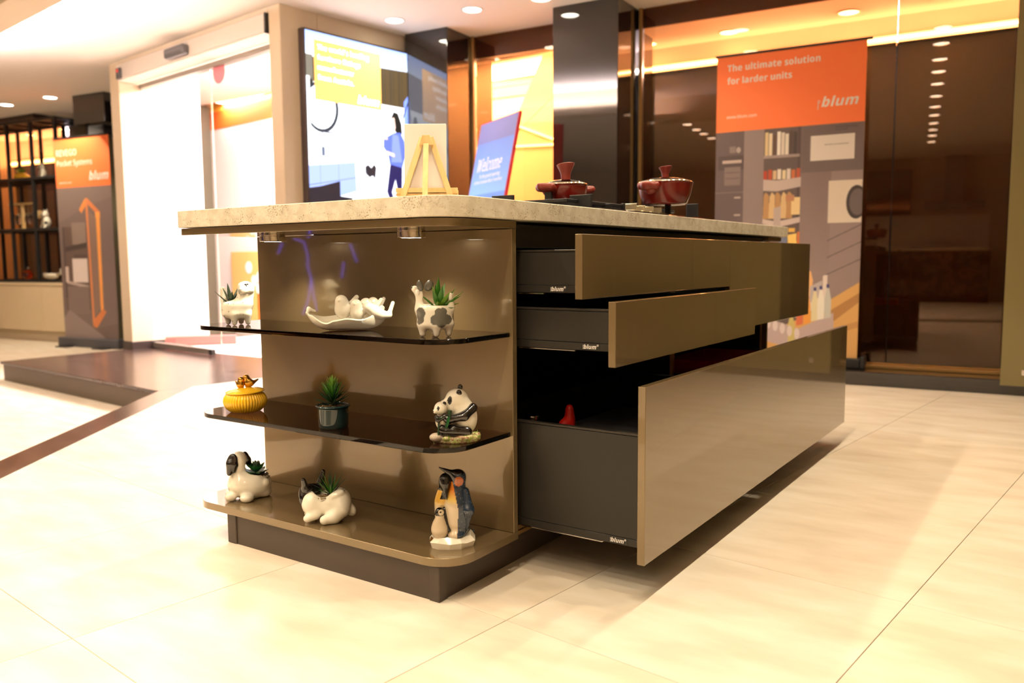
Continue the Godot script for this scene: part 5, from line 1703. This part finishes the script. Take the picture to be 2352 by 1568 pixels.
func left_banner() -> void:
	var p := Print.new(384, 896, Color(0.47, 0.41, 0.40))
	p.rect(0, 0, 1, 0.245, Color(1.0, 0.50, 0.28))
	p.poly([0.0, 0.245, 1, 0.245, 1, 0.30, 0.55, 0.34, 0.0, 0.42], Color(0.50, 0.44, 0.43))
	p.rect(0.06, 0.44, 0.52, 0.86, Color(0.40, 0.34, 0.32)).rect(0.06, 0.44, 0.10, 0.80, Color(0.34, 0.29, 0.28)).rect(0.24, 0.42, 0.50, 0.53, Color(0.56, 0.50, 0.48)).poly([0.10, 0.54, 0.50, 0.52, 0.50, 0.545, 0.10, 0.565], Color(0.28, 0.24, 0.23)).rect(0.22, 0.60, 0.50, 0.72, Color(0.88, 0.84, 0.84)).rect(0.26, 0.58, 0.50, 0.60, Color(0.34, 0.29, 0.28)).poly([0.10, 0.71, 0.50, 0.735, 0.50, 0.75, 0.10, 0.725], Color(0.72, 0.66, 0.65)).rect(0.08, 0.64, 0.14, 0.72, Color(0.82, 0.76, 0.74)).rect(0.10, 0.74, 0.50, 0.88, Color(0.50, 0.44, 0.43))
	var go := Color(0.92, 0.58, 0.32)
	p.poly([0.40, 0.355, 0.52, 0.30, 0.55, 0.30, 0.55, 0.325, 0.44, 0.375], go).poly([0.52, 0.30, 0.56, 0.30, 0.78, 0.37, 0.78, 0.40, 0.54, 0.325], Color(0.84, 0.52, 0.34)).poly([0.52, 0.30, 0.56, 0.30, 0.58, 0.94, 0.54, 0.945], Color(0.86, 0.55, 0.36)).poly([0.69, 0.37, 0.77, 0.37, 0.75, 0.86, 0.70, 0.86], Color(0.96, 0.66, 0.36)).poly([0.54, 0.945, 0.58, 0.90, 0.74, 0.85, 0.80, 0.865, 0.62, 0.945], Color(0.84, 0.52, 0.32)).poly([0.57, 0.36, 0.70, 0.40, 0.70, 0.84, 0.585, 0.89], Color(0.54, 0.45, 0.41))
	p.poly([0.0, 0.90, 0.12, 0.86, 0.78, 1.0, 0.0, 1.0], Color(0.58, 0.52, 0.51)).poly([0.40, 0.90, 0.60, 0.95, 1.0, 0.92, 1, 1, 0.76, 1.0], Color(0.44, 0.38, 0.36))
	p.soften(1)
	var t := thing("roll_up_banner", "orange and grey roll-up banner about pocket systems beside the left shelving", "banner", Transform3D(Basis(Vector3.UP, deg_to_rad(8.36)), V(-7.665, -0.15, -3.453)))
	part("sheet", bevb(V(-0.43, 0.10, -0.0012), V(0.43, 2.245, -0.0002), 0.0), mats.black_plastic, t)
	part("print", tile_quad_at(0.86, 0.10, 2.245, 0.0004), print_mat("print_left", p), t)
	copy_uv(t.get_node("print"), 0.86, 0.10, 2.245)
	part("top_bar", bevb(V(-0.44, 2.24, -0.01), V(0.44, 2.255, 0.01), 0.003), mats.black_plastic, t)
	part("cassette", bevb(V(-0.475, 0.0, -0.08), V(0.475, 0.10, 0.06), 0.008), mats.grey_plastic, t)
	for s in [-0.30, 0.28]:
		part("foot", bevb(V(s - 0.09, -0.0, 0.06), V(s + 0.09, 0.012, 0.16), 0.003), mats.black_plastic, t)
	part("pole", tube([V(0.0, 0.08, -0.04), V(0.0, 2.24, -0.014)], [0.009], 10), mats.grey_metal, t)
	var z := 0.0006
	letters("lettering", "REVEGO", 0.135, mats.print_white, t, Transform3D(Basis.IDENTITY, V(-0.40, 2.09, z)), false, 0.0, -1, "Droid Sans", 0.32)
	letters("lettering", "Pocket Systems", 0.135, mats.print_white, t, Transform3D(Basis.IDENTITY, V(-0.40, 1.98, z)), false, 0.0, -1, "Droid Sans", 0.56)
	letters("lettering", "www.blum.com", 0.05, mats.print_white, t, Transform3D(Basis.IDENTITY, V(-0.38, 1.775, z)), false, 0.0, -1, "Droid Sans", 0.20)
	letters("logo", "blum", 0.17, mats.print_white, t, Transform3D(Basis.IDENTITY, V(0.40, 1.83, z)), true, 0.24, 1, "Droid Sans", 0.30)
	single("wall_box", bevb(V(-0.13, 0, -0.12), V(0.13, 0.24, 0.10), 0.006), mats.grey_plastic, "grey box with a bright strip, just above the pocket systems banner", "box", Transform3D(Basis(Vector3.UP, deg_to_rad(6)), V(-7.56, 2.12, -3.66)))

func lightbox() -> void:
	var p := Print.new(640, 1000, Color(0.97, 0.98, 1.0))
	p.fade(0, 0, 1, 0.10, Color(0.62, 0.72, 1.0), Color(0.86, 0.91, 1.0))
	p.poly([0.0, 0.115, 1.0, 0.09, 1.0, 0.27, 0.66, 0.27, 0.66, 0.235, 0.04, 0.22, 0.0, 0.22], Color(0.30, 0.24, 0.16))
	for k in 12:
		p.rect(0.62 + k * 0.03, 0.10, 0.635 + k * 0.03, 0.265, Color(0.25 + 0.03 * (k % 3), 0.20 + 0.02 * (k % 3), 0.13))
	p.rect(0, 0.105, 0.06, 0.245, Color(0.42, 0.40, 0.36)).poly([0.0, 0.225, 0.05, 0.21, 0.06, 0.245, 0.0, 0.25], Color(0.12, 0.10, 0.08))
	p.oval(0.13, 0.33, 0.155, 0.115, Color(0.12, 0.16, 0.20)).oval(0.125, 0.33, 0.135, 0.10, Color(0.97, 0.98, 1.0)).rect(0.0, 0.2, 0.03, 0.45, Color(0.95, 0.97, 1.0))
	p.poly([0.945, 0.24, 1.0, 0.20, 1.0, 0.66, 0.95, 0.62], Color(0.46, 0.56, 0.92)).poly([0.92, 0.33, 1.0, 0.22, 1.0, 0.235, 0.925, 0.34], Color(0.14, 0.15, 0.20))
	p.rect(0.13, 0.44, 0.135, 0.52, Color(0.25, 0.28, 0.34)).rect(0.13, 0.438, 0.23, 0.444, Color(0.25, 0.28, 0.34)).rect(0.12, 0.51, 0.15, 0.55, Color(0.34, 0.38, 0.46))
	p.poly([0.0, 0.57, 0.42, 0.55, 0.43, 0.565, 0.0, 0.60], Color(0.93, 0.96, 1.0)).poly([0.0, 0.60, 0.43, 0.565, 0.44, 0.70, 0.0, 0.78], Color(0.56, 0.63, 0.86)).poly([0.0, 0.685, 0.44, 0.635, 0.44, 0.638, 0.0, 0.69], Color(0.40, 0.46, 0.66)).rect(0.10, 0.585, 0.104, 0.76, Color(0.40, 0.46, 0.66)).rect(0.27, 0.575, 0.274, 0.72, Color(0.40, 0.46, 0.66)).poly([0.0, 0.70, 0.10, 0.69, 0.28, 0.66, 0.28, 0.73, 0.40, 0.735, 0.36, 0.80, 0.0, 0.82], Color(0.06, 0.04, 0.08))
	p.poly([0.0, 0.82, 0.40, 0.77, 0.46, 0.70, 1.0, 0.72, 1.0, 1.0, 0.0, 1.0], Color(0.95, 0.97, 1.0))
	p.poly([0.53, 0.58, 0.56, 0.57, 0.59, 0.585, 0.62, 0.565, 0.64, 0.58, 0.63, 0.63, 0.60, 0.62, 0.57, 0.63, 0.53, 0.61], Color(0.10, 0.09, 0.12)).poly([0.54, 0.60, 0.545, 0.60, 0.525, 0.70, 0.518, 0.70], Color(0.3, 0.3, 0.34)).poly([0.61, 0.62, 0.615, 0.62, 0.64, 0.70, 0.633, 0.70], Color(0.3, 0.3, 0.34))
	# standing woman with a cup
	p.poly([0.799, 0.336, 0.834, 0.298, 0.879, 0.303, 0.914, 0.352, 0.92, 0.4, 0.879, 0.411, 0.845, 0.39], Color(0.06, 0.05, 0.05)).poly([0.805, 0.33, 0.839, 0.325, 0.851, 0.373, 0.834, 0.4, 0.816, 0.39], Color(0.93, 0.80, 0.74))
	p.poly([0.834, 0.4, 0.902, 0.395, 0.943, 0.433, 0.954, 0.508, 0.931, 0.541, 0.914, 0.568, 0.782, 0.557, 0.765, 0.508, 0.719, 0.476, 0.724, 0.433, 0.765, 0.422], Color(0.34, 0.40, 0.76)).poly([0.816, 0.406, 0.879, 0.411, 0.914, 0.541, 0.799, 0.546], Color(0.46, 0.52, 0.86)).poly([0.724, 0.438, 0.736, 0.39, 0.753, 0.39, 0.765, 0.438], Color(0.90, 0.76, 0.72)).poly([0.753, 0.492, 0.834, 0.503, 0.834, 0.519, 0.753, 0.508], Color(0.93, 0.80, 0.76))
	p.poly([0.787, 0.557, 0.914, 0.568, 0.908, 0.67, 0.891, 0.778, 0.862, 0.778, 0.856, 0.67, 0.839, 0.627, 0.799, 0.692, 0.839, 0.762, 0.81, 0.778, 0.747, 0.692], Color(0.09, 0.06, 0.28)).poly([0.822, 0.762, 0.891, 0.762, 0.885, 0.8, 0.799, 0.8], Color(0.04, 0.04, 0.06))
	p.soften(1)
	var xf := COLUMN * Transform3D(Basis(Vector3.UP, PI / 2), V(2.535, 0, -0.615))
	var t := thing("lightbox", "glowing lightbox with a bright kitchen picture and a standing woman, on the beige wall", "lightbox", xf)
	part("frame", bevb(V(-0.475, 0.80, 0.0), V(0.475, 2.325, 0.062), 0.003), mats.dark_brown, t)
	part("print", tile_quad_at(0.926, 0.812, 2.313, 0.0628), print_mat("print_lightbox", p, 2.4), t)
	copy_uv(t.get_node("print"), 0.926, 0.812, 2.313)
	var card := glow("glow_card", Color(1.0, 0.78, 0.42), 1.5)
	part("card", boxg(V(-0.395, 1.862, 0.0628), V(0.19, 2.262, 0.0636)), card, t)
	var k := 0
	for l in ["The world's leading", "furniture fittings", "manufacturer", "from Austria."]:
		letters("lettering", l, 0.074, mats.glow_print, t, Transform3D(Basis.IDENTITY, V(-0.368, 2.215 - 0.067 * k, 0.0642)), true, 0.0, -1, "Droid Sans", [0.45, 0.37, 0.31, 0.31][k])
		k += 1
	letters("logo", "blum", 0.085, mats.glow_print, t, Transform3D(Basis.IDENTITY, V(0.17, 1.91, 0.0642)), true, 0.24, 1, "Droid Sans", 0.20)
	var a := AreaLight3D.new()
	a.name = "lightbox_glow"
	a.area_size = Vector2(0.92, 1.5)
	a.light_energy = 0.7
	a.light_color = Color(0.86, 0.90, 1.0)
	a.shadow_enabled = true
	a.area_range = 8.0
	a.basis = Basis(Vector3.UP, PI)
	a.position = V(0, 1.56, 0.072)
	t.add_child(a, true)

func welcome_board() -> void:
	var p := Print.new(320, 896, Color(0.36, 0.52, 0.86))
	p.rect(0, 0, 1, 0.085, Color(0.44, 0.44, 0.66)).fade(0, 0.085, 1, 0.30, Color(0.40, 0.50, 0.80), Color(0.50, 0.68, 0.99)).fade(0, 0.30, 1, 1.0, Color(0.38, 0.54, 0.90), Color(0.30, 0.44, 0.80))
	var yaw := Basis(Vector3.UP, -0.519)
	var b := yaw * Basis(Vector3.RIGHT, -0.206)
	var t := thing("welcome_board", "leaning blue welcome board with white script before the orange window", "sign", Transform3D(yaw, V(-2.388, 0, -3.095)))
	var lean := Transform3D(Basis(Vector3.RIGHT, -0.206), Vector3.ZERO)
	part("board", bevb(V(-0.311, 0.012, -0.022), V(0.311, 1.776, -0.0004), 0.002), mats.print_red, t).transform = lean
	var o := part("print", tile_quad_at(0.606, 0.02, 1.768, 0.0004), print_mat("print_welcome", p), t)
	o.transform = lean
	copy_uv(o, 0.606, 0.02, 1.768)
	part("prop", bar(V(0, 0.0, -0.64), V(0, 1.30, -0.32), 0.04, 0.018, Vector3.RIGHT, 0.002), mats.pine, t)
	var w := letters("lettering", "Welcome", 0.165, mats.print_white, t, lean * Transform3D(Basis.from_scale(V(1, 1.35, 1)), V(-0.03, 1.455, 0.0007)), false, 0.35, 0, "Droid Serif", 0.40)
	letters("lettering", "To the grand opening", 0.052, mats.print_white, t, lean * Transform3D(Basis.IDENTITY, V(0.0, 1.375, 0.0007)), false, 0.0, 0, "Droid Sans", 0.34)
	letters("lettering", "of the Exclusive Blum Franchise", 0.046, mats.print_white, t, lean * Transform3D(Basis.IDENTITY, V(-0.01, 1.335, 0.0007)), false, 0.0, 0, "Droid Sans", 0.46)

# ------------------------------------------------------------------ door, shelving, tall units, kitchen behind the camera
func make_background_things() -> void:
	sliding_door()
	left_shelving()
	tall_units()
	back_kitchen()
	hall_things()

func sliding_door() -> void:
	var o := thing("door_operator", "long white sliding door operator box above the entrance", "door operator", COLUMN)
	part("housing", bevb(V(0.150, 2.302, -0.16), V(2.385, 2.424, 0.022), 0.006), mats.white_metal, o)
	part("underside", bevb(V(0.150, 2.296, -0.155), V(2.385, 2.3015, 0.012), 0.001), mats.white_paint, o)
	part("end_cap", bevb(V(2.386, 2.29, -0.155), V(2.396, 2.425, 0.024), 0.002), mats.black_plastic, o)
	part("track", bevb(V(0.15, 2.255, -0.225), V(2.39, 2.295, -0.165), 0.002), mats.grey_metal, o)
	var s := thing("motion_sensor", "black box-shaped motion sensor on the white door operator", "sensor", COLUMN * Transform3D(Basis.IDENTITY, V(1.235, 2.352, 0.0226)))
	part("case", bevb(V(-0.145, -0.036, 0.0), V(0.145, 0.036, 0.055), 0.010), mats.grey_plastic, s)
	part("window", bevb(V(-0.12, -0.034, 0.0552), V(0.12, -0.006, 0.057), 0.0008), mats.black_plastic, s)
	var c := thing("door_switch", "small grey control switch with red light at the operator's left end", "switch", COLUMN * Transform3D(Basis.IDENTITY, V(0.222, 2.345, 0.0226)))
	part("case", bevb(V(-0.032, -0.045, 0.0), V(0.032, 0.045, 0.022), 0.003), mats.grey_plastic, c)
	part("key", bevb(V(-0.015, 0.008, 0.0222), V(0.015, 0.034, 0.025), 0.002), mats.red_light, c)
	part("key", bevb(V(-0.015, -0.032, 0.0222), V(0.015, -0.010, 0.025), 0.002), mats.black_plastic, c)
	var d := thing("glass_door", "clear glass sliding door leaf with bottom rail, left half of the entrance", "door", COLUMN)
	var g := Geo.new()
	g.quad(V(0.07, 0.05, -0.195), V(1.30, 0.05, -0.195), V(1.30, 2.262, -0.195), V(0.07, 2.262, -0.195))
	part("pane", g, mats.door_glass, d)
	part("bottom_rail", bevb(V(0.06, 0.006, -0.215), V(1.115, 0.055, -0.175), 0.003), mats.grey_metal, d)
	part("rail_cap", bevb(V(1.1155, 0.004, -0.216), V(1.16, 0.052, -0.174), 0.003), mats.black_plastic, d)
	part("edge_profile", bevb(V(1.292, 0.06, -0.199), V(1.30, 2.262, -0.191), 0.002), mats.clear_glass, d)
	part("hanger", bevb(V(1.05, 2.262, -0.205), V(2.35, 2.29, -0.185), 0.002), mats.white_metal, d)
	var r := thing("door_sticker", "round pink sticker high on the glass door", "sticker", COLUMN * Transform3D(Basis(Vector3.RIGHT, PI / 2), V(1.428, 2.214, -0.19)))
	part("disc", lathe([[0.0, 0.0], [0.088, 0.0], [0.088, 0.0012], [0.0, 0.0012]], 36), mk("sticker_pink", Color(0.93, 0.55, 0.62), 0.5), r)

func left_shelving() -> void:
	# cabinet run and frame share an axis parallel to the wall; origin at the right front foot
	var xf := Transform3D(Basis(Vector3.UP, deg_to_rad(6.3)), V(-8.40, -0.15, -3.55))
	var c := thing("sideboard", "long cream low cabinet under the black metal shelving at far left", "cabinet", xf)
	part("body", boxg(V(-2.4, 0.13, -0.46), V(0.0, 0.655, -0.022)), mats.cream_front, c)
	part("plinth", boxg(V(-2.4, 0.0, -0.44), V(-0.03, 0.128, -0.06)), mats.beige_paint, c)
	for k in 6:
		part("door", bevb(V(-0.40 * (k + 1) + 0.002, 0.128, -0.0215), V(-0.40 * k - 0.002, 0.650, -0.002), 0.0015), mats.cream_front, c)
	part("top", bevb(V(-2.4, 0.656, -0.47), V(0.005, 0.688, 0.002), 0.002), mats.cream_front, c)
	var s := thing("metal_shelving", "black steel open shelving standing on the cream cabinet at far left", "shelving", xf * Transform3D(Basis.IDENTITY, V(0, 0.688, 0)))
	var t := 0.034
	for x in [0.0, -0.45, -0.90, -1.35, -1.80]:
		for z in [-0.035, -0.44]:
			part("post", bevb(V(x - t, 0.0, z - t / 2), V(x, 1.86, z + t / 2), 0.002), mats.iron, s)
	for y in [0.0, 0.60, 1.185, 1.835]:
		for z in [-0.035, -0.44]:
			part("rail", bevb(V(-1.80, y, z - t / 2 - 0.001), V(0.001, y + 0.03, z + t / 2 + 0.001), 0.002), mats.iron, s)
		if y > 0.0 and y < 1.8:
			part("shelf_board", bevb(V(-1.79, y + 0.004, -0.42), V(-0.004, y + 0.026, -0.055), 0.002), mats.iron, s)
		for x in [0.0, -0.45, -0.90, -1.35]:
			part("cross_rail", bevb(V(x - t, y + 0.001, -0.424), V(x, y + 0.029, -0.052), 0.002), mats.iron, s)
	var at := func(x: float, y: float) -> Transform3D:
		return xf * Transform3D(Basis.IDENTITY, V(x, 0.688 + y, -0.22))
	# top shelf
	var fruit := thing("fruit_ornament", "yellow pineapple-like ornament with green top on the upper left shelf", "ornament", at.call(-0.99, 1.2152))
	part("body", f_geo(Field.new().ell(V(0, 46, 0), V(120, 50, 60), 10).ell(V(110, 30, 10), V(60, 34, 40), 14).cyl(V(0, -40, 0), 300, 40, 1, 1, 1), 5, 5.0), mats.ceramic_yellow, fruit)
	for k in 12:
		part("leaf", blade(V(-0.06 + 0.010 * k, 0.088, 0.0), V(-0.4 + 0.07 * k, 0.8, 0.3 * sin(k * 2.1)), 0.07, 0.03, 0.01, 0.003, 0.4, 4), mats.leaf_light, fruit)
	animal_figure("white standing animal ornament on the upper left shelf", at.call(-0.575, 1.2152), 0.92, false)
	animal_figure("white animal ornament half hidden behind the pocket systems banner", at.call(-0.10, 1.2152), 0.62, false)
	animal_figure("black and white cow ornament holding a tan ball on the middle left shelf", at.call(-0.56, 0.6302), 1.12, true)
	# wine glass stand
	var rk := thing("glass_stand", "wooden stand with upside down stemmed glasses slots on the middle left shelf", "stand", at.call(-1.0, 0.6302))
	part("pole", bevb(V(-0.016, 0.0, -0.016), V(0.016, 0.31, 0.016), 0.002), mats.pine, rk)
	part("base", bevb(V(-0.12, 0.0, -0.06), V(0.12, 0.012, 0.06), 0.003), mats.pine, rk)
	part("top_rail", bevb(V(-0.24, 0.295, -0.03), V(0.24, 0.318, 0.03), 0.004), mats.pine, rk)
	var xs := [-0.19, -0.09, 0.10, 0.19]
	var wl := ["outermost left", "second from the left", "third from the left", "rightmost"]
	for k in 4:
		var wg := thing("wine_glass", "upside down wine glass on the wooden stand, %s" % wl[k], "glass", at.call(-1.0 + xs[k], 0.6302), "wine glasses on the stand")
		part("bowl", lathe([[0.030, 0.066], [0.041, 0.10], [0.043, 0.13], [0.035, 0.165], [0.010, 0.192], [0.004, 0.20], [0.0035, 0.284], [0.030, 0.292], [0.030, 0.294], [0.0, 0.294]], 24), mats.clear_glass, wg)
	# on the cabinet top
	var hj := thing("amber_jar", "round amber glass jar with a spoon at the bottom of the left shelving", "jar", at.call(-0.995, 0.0305))
	part("bowl", f_geo(Field.new().ell(V(0, 58, 0), V(66, 58, 62), 4).cyl(V(0, 108, 0), 36, 10, 3, 8), 5, 3.5), mats.amber_glass, hj)
	part("spoon", tube([V(0.01, 0.10, 0), V(0.055, 0.155, 0.01)], [0.008, 0.011], 10), mats.chrome, hj)
	var wd := thing("serving_dish", "wide white dish with knobbed handles at the bottom of the left shelving", "dish", at.call(-0.525, 0.0305))
	part("bowl", f_geo(Field.new().ell(V(0, 50, 0), V(125, 48, 70), 4).ell(V(0, 92, 0), V(110, 44, 58), 6, Vector3.ZERO, 1).ell(V(-128, 66, 0), V(28, 18, 18), 8).ell(V(128, 66, 0), V(26, 18, 18), 8), 5, 4.0), mats.ceramic, wd)
	var fl := thing("flower_ornament", "small white flower ornament right of the white dish on the left shelving", "ornament", at.call(-0.29, 0.0305))
	part("stem", tube([V(0, 0, 0), V(0.0, 0.08, 0)], [0.012, 0.008], 8), mats.ceramic, fl)
	for k in 7:
		part("petal", ball(V(0.035 * cos(k * 0.9), 0.11 + 0.025 * sin(k * 2.0), 0.03 * sin(k * 0.9)), V(0.022, 0.034, 0.014), 10, 7), mats.ceramic, fl)
	# blue panel and black beam behind and beside the shelving
	struct("trim_15", bevb(V(-1.62, 0.0, -0.56), V(-1.02, 2.2, -0.50), 0.002), mats.blue_panel, LEFT)
	struct("trim_16", bevb(V(-0.24, 2.17, -0.55), V(0.24, CEIL, 0.0), 0.003), mats.black_gloss, Transform3D(Basis(Vector3.UP, deg_to_rad(7)), V(-7.19, 0, -3.29)))

func animal_figure(label: String, xf: Transform3D, k: float, spotted: bool) -> void:
	var t := thing("animal_ornament", label, "ornament", xf)
	var f := Field.new()
	f.ell(V(0, 70, 0), V(52, 66, 44), 8).ell(V(4, 152, 10), V(34, 36, 34), 16).cap(V(8, 146, 34), V(12, 140, 50), 20, 14, 10)
	f.cap(V(-24, 34, 28), V(-30, 12, 36), 18, 14, 8).cap(V(24, 34, 28), V(30, 12, 36), 18, 14, 8)
	f.cap(V(-18, 178, 4), V(-26, 200, 2), 9, 6, 6).cap(V(22, 178, 4), V(28, 200, 2), 9, 6, 6).cyl(V(0, -30, 0), 200, 30, 1, 1, 1)
	var b := part("body", f_geo(f, 5, 4.0, func(p: Vector3, n: Vector3) -> Color:
		if spotted:
			for s in [[-20, 96, 34, 17], [34, 60, 26, 18], [0, 22, 40, 14], [-44, 50, 10, 16], [14, 140, 56, 9], [10, 160, 42, 5]]:
				if p.distance_to(V(s[0], s[1], s[2])) < s[3]:
					return INK
		return WHITE), mats.resin_painted, t)
	b.scale = Vector3.ONE * k
	if spotted:
		part("ball", ball(V(-0.055, 0.15, 0.03) * k, Vector3.ONE * 0.046 * k, 20, 12), mats.pine, t)

func tall_units() -> void:
	var lab := ["olive tall cabinet standing before the dark glass at the right edge", "olive tall cabinet second from the dark glass, out to the right", "olive tall cabinet third from the dark glass, out to the right"]
	for k in 3:
		var t := thing("tall_cabinet", lab[k], "tall cabinet", Transform3D(Basis(Vector3.UP, deg_to_rad(4)), V(0.826 + 0.596 * k, 0, -3.83 - 0.042 * k)))
		part("body", boxg(V(0.004, 0.062, -0.22), V(0.594, 2.44, -0.0205)), mats.black_board, t)
		part("door", bevb(V(0.0, 0.058, -0.020), V(0.592, 2.44, 0.0), 0.0015), mats.olive_lacquer, t)
		part("plinth", boxg(V(0.0, 0.0, -0.21), V(0.594, 0.0575, -0.05)), mats.black_board, t)
		part("handle", bevb(V(0.098, 0.118, 0.0005), V(0.125, 0.150, 0.012), 0.003).add(bevb(V(0.106, 0.125, 0.012), V(0.120, 0.143, 0.02), 0.002)), mats.chrome, t)
	var side := thing("tall_cabinet", "dark tall cabinet run along the right wall, beyond the view", "tall cabinet", Transform3D(Basis(Vector3.UP, -PI / 2), V(2.02, 0, -3.4)))
	part("body", boxg(V(0.0, 0.10, -0.56), V(3.6, 2.44, -0.021)), mats.black_board, side)
	part("plinth", boxg(V(0.0, 0.0, -0.52), V(3.6, 0.098, -0.06)), mats.black_board, side)
	for k in 6:
		part("door", bevb(V(0.6 * k + 0.002, 0.10, -0.0205), V(0.6 * k + 0.598, 2.44, 0.0), 0.0015), mats.dark_brown if k % 3 == 1 else mats.olive_lacquer, side)

func back_kitchen() -> void:
	# seen only as reflections in the dark glass
	var b := thing("base_cabinets", "dark marble kitchen counter run along the back wall with pale top", "base cabinets", Transform3D(Basis(Vector3.UP, PI), V(0.5, 0, 6.58)))
	part("body", boxg(V(-0.9, 0.10, 0.0), V(2.9, 0.86, 0.58)), mats.black_board, b)
	part("plinth", boxg(V(-0.9, 0.0, 0.0), V(2.9, 0.099, 0.53)), mats.black_board, b)
	for k in 6:
		part("door", bevb(V(-0.9 + 0.633 * k + 0.002, 0.102, 0.5805), V(-0.9 + 0.633 * (k + 1) - 0.002, 0.855, 0.60), 0.0015), mats.dark_marble, b)
	part("top", bevb(V(-0.9, 0.861, 0.0), V(2.9, 0.90, 0.62), 0.003), mats.cream_front, b)
	struct("trim_17", boxg(V(-2.4, 0.902, 6.57), V(1.4, 1.48, 6.60)), mats.white_paint)
	var w := thing("wall_cabinets", "dark wall cabinets hung above the back kitchen counter", "wall cabinets", Transform3D(Basis(Vector3.UP, PI), V(0.5, 1.49, 6.58)))
	part("body", boxg(V(0.3, 0.0, 0.0), V(2.9, 0.75, 0.33)), mats.black_board, w)
	for k in 4:
		part("door", bevb(V(0.3 + 0.65 * k + 0.002, 0.0, 0.3305), V(0.3 + 0.65 * (k + 1) - 0.002, 0.75, 0.35), 0.0015), mats.black_gloss, w)
	var hd := thing("cooker_hood", "pale cooker hood over the back kitchen counter beside the wall cabinets", "cooker hood", Transform3D(Basis(Vector3.UP, PI), V(0.85, 1.55, 6.58)))
	part("body", bevb(V(-0.45, 0.0, 0.0), V(0.45, 0.14, 0.48), 0.01).add(bevb(V(-0.15, 0.14, 0.0), V(0.15, 0.9, 0.28), 0.004)), mats.grey_metal, hd)

func hall_things() -> void:
	# orange shop front and pale board in the bright hall, seen through the door
	var h := thing("shop_fascia", "orange lit shop fascia with dark top band in the hall beyond the door", "shop fascia", COLUMN * Transform3D(Basis.IDENTITY, V(0, 0, -1.62)))
	part("panel", boxg(V(-2.2, 2.215, -0.04), V(1.2, 2.40, 0.0)), mats.orange_paint, h)
	part("panel", boxg(V(-2.2, 2.40, -0.04), V(1.2, 2.512, 0.002)), mk("amber_paint", Color(0.96, 0.66, 0.22), 0.6), h)
	part("top_band", boxg(V(-2.2, 2.512, -0.04), V(1.2, 2.519, 0.006)), mats.dark_brown, h)
	struct("wall_hall", boxg(V(-2.2, 0.0, -1.68), V(1.2, 2.52, -1.625)), mats.white_paint, COLUMN)
	var d := thing("display_board", "pale orange display board with white dots in the hall behind the door", "board", COLUMN * Transform3D(Basis.IDENTITY, V(-0.44, 0.10, -1.60)))
	part("board", bevb(V(-0.47, 0.0, -0.012), V(0.20, 0.77, 0.0), 0.003), mk("pale_orange", Color(0.93, 0.72, 0.42), 0.6), d)
	for q in [[-0.12, 0.60, 0.065], [-0.02, 0.46, 0.06], [0.08, 0.50, 0.06], [0.06, 0.38, 0.055]]:
		part("dot", lathe([[0.0, 0.0], [q[2], 0.0], [q[2], 0.002], [0.0, 0.002]], 24), mats.print_white, d).transform = Transform3D(Basis(Vector3.RIGHT, PI / 2), V(q[0], q[1], 0.0005))
	part("stripe", boxg(V(0.03, 0.02, 0.0005), V(0.075, 0.55, 0.002)), mats.orange_paint, d)
	var k := thing("hall_kerb", "low pinkish brown skirting kerb running into the hall behind the door", "kerb", Transform3D.IDENTITY)
	part("kerb", plate(xz([-5.73, -2.99, -5.30, -3.52, -5.34, -3.56, -5.79, -3.01]), 0.0, 0.085, 0.004), mk("kerb_pink", Color(0.62, 0.36, 0.34), 0.35), k)
	struct("wall_hall", plate(xz([-5.755, -3.0, -5.47, -3.345, -5.50, -3.38, -5.85, -3.02]), 0.086, 2.52), mats.white_paint)
	# slanted panel of the hall stair with two strip lights
	var s := thing("stair_panel", "cream slanted stair side with two light strips beyond the orange window", "stair", GLASS * Transform3D(Basis(Vector3.RIGHT, PI / 2), V(0, 0, -0.70)))
	var pp := plate(xz([-0.46, -2.44, 0.16, -2.44, 0.16, -0.2, -1.30, -0.9, -0.779, -1.854]), -0.03, 0.0, 0.002)
	part("side", pp, mats.cream_front, s)
	part("joint", bar(V(-0.378, 0.0004, -2.09), V(-0.77, 0.0004, -1.79), 0.006, 0.001, Vector3.UP), mats.beige_paint, s)
	for q in [[-0.723, -1.897, -0.30, -1.725], [-0.767, -1.719, -0.30, -1.705]]:
		part("light_strip", bar(V(q[0], 0.006, q[1]), V(q[2], 0.006, q[3]), 0.012, 0.016, Vector3.UP), mats.glow_led, s)
	# violet light lines on a dark panel, mirrored by the island's end
	var v := thing("violet_light", "dark standing panel with jagged violet light lines at the far left behind the camera", "light panel", Transform3D(Basis(Vector3.UP, PI), V(-6.4, -0.15, 5.02)))
	part("panel", bevb(V(-1.0, 0.0, -0.06), V(0.9, 1.9, -0.012), 0.004), mats.black_back, v)
	for l in [[0.52, 1.14, 0.60, 1.01], [0.30, 1.19, 0.13, 1.14, 0.07, 0.98, 0.08, 0.85, 0.02, 0.70, 0.09, 0.44, 0.19, 0.27], [0.02, 0.70, -0.01, 0.50, -0.07, 0.32], [-0.64, 1.11, -0.74, 0.90], [-0.53, 0.90, -0.49, 0.72]]:
		var pts := []
		for i in l.size() / 2:
			pts.append(V(l[i * 2], l[i * 2 + 1], 0.0))
		part("light_line", tube(pts, [0.011], 6), mats.glow_violet, v)
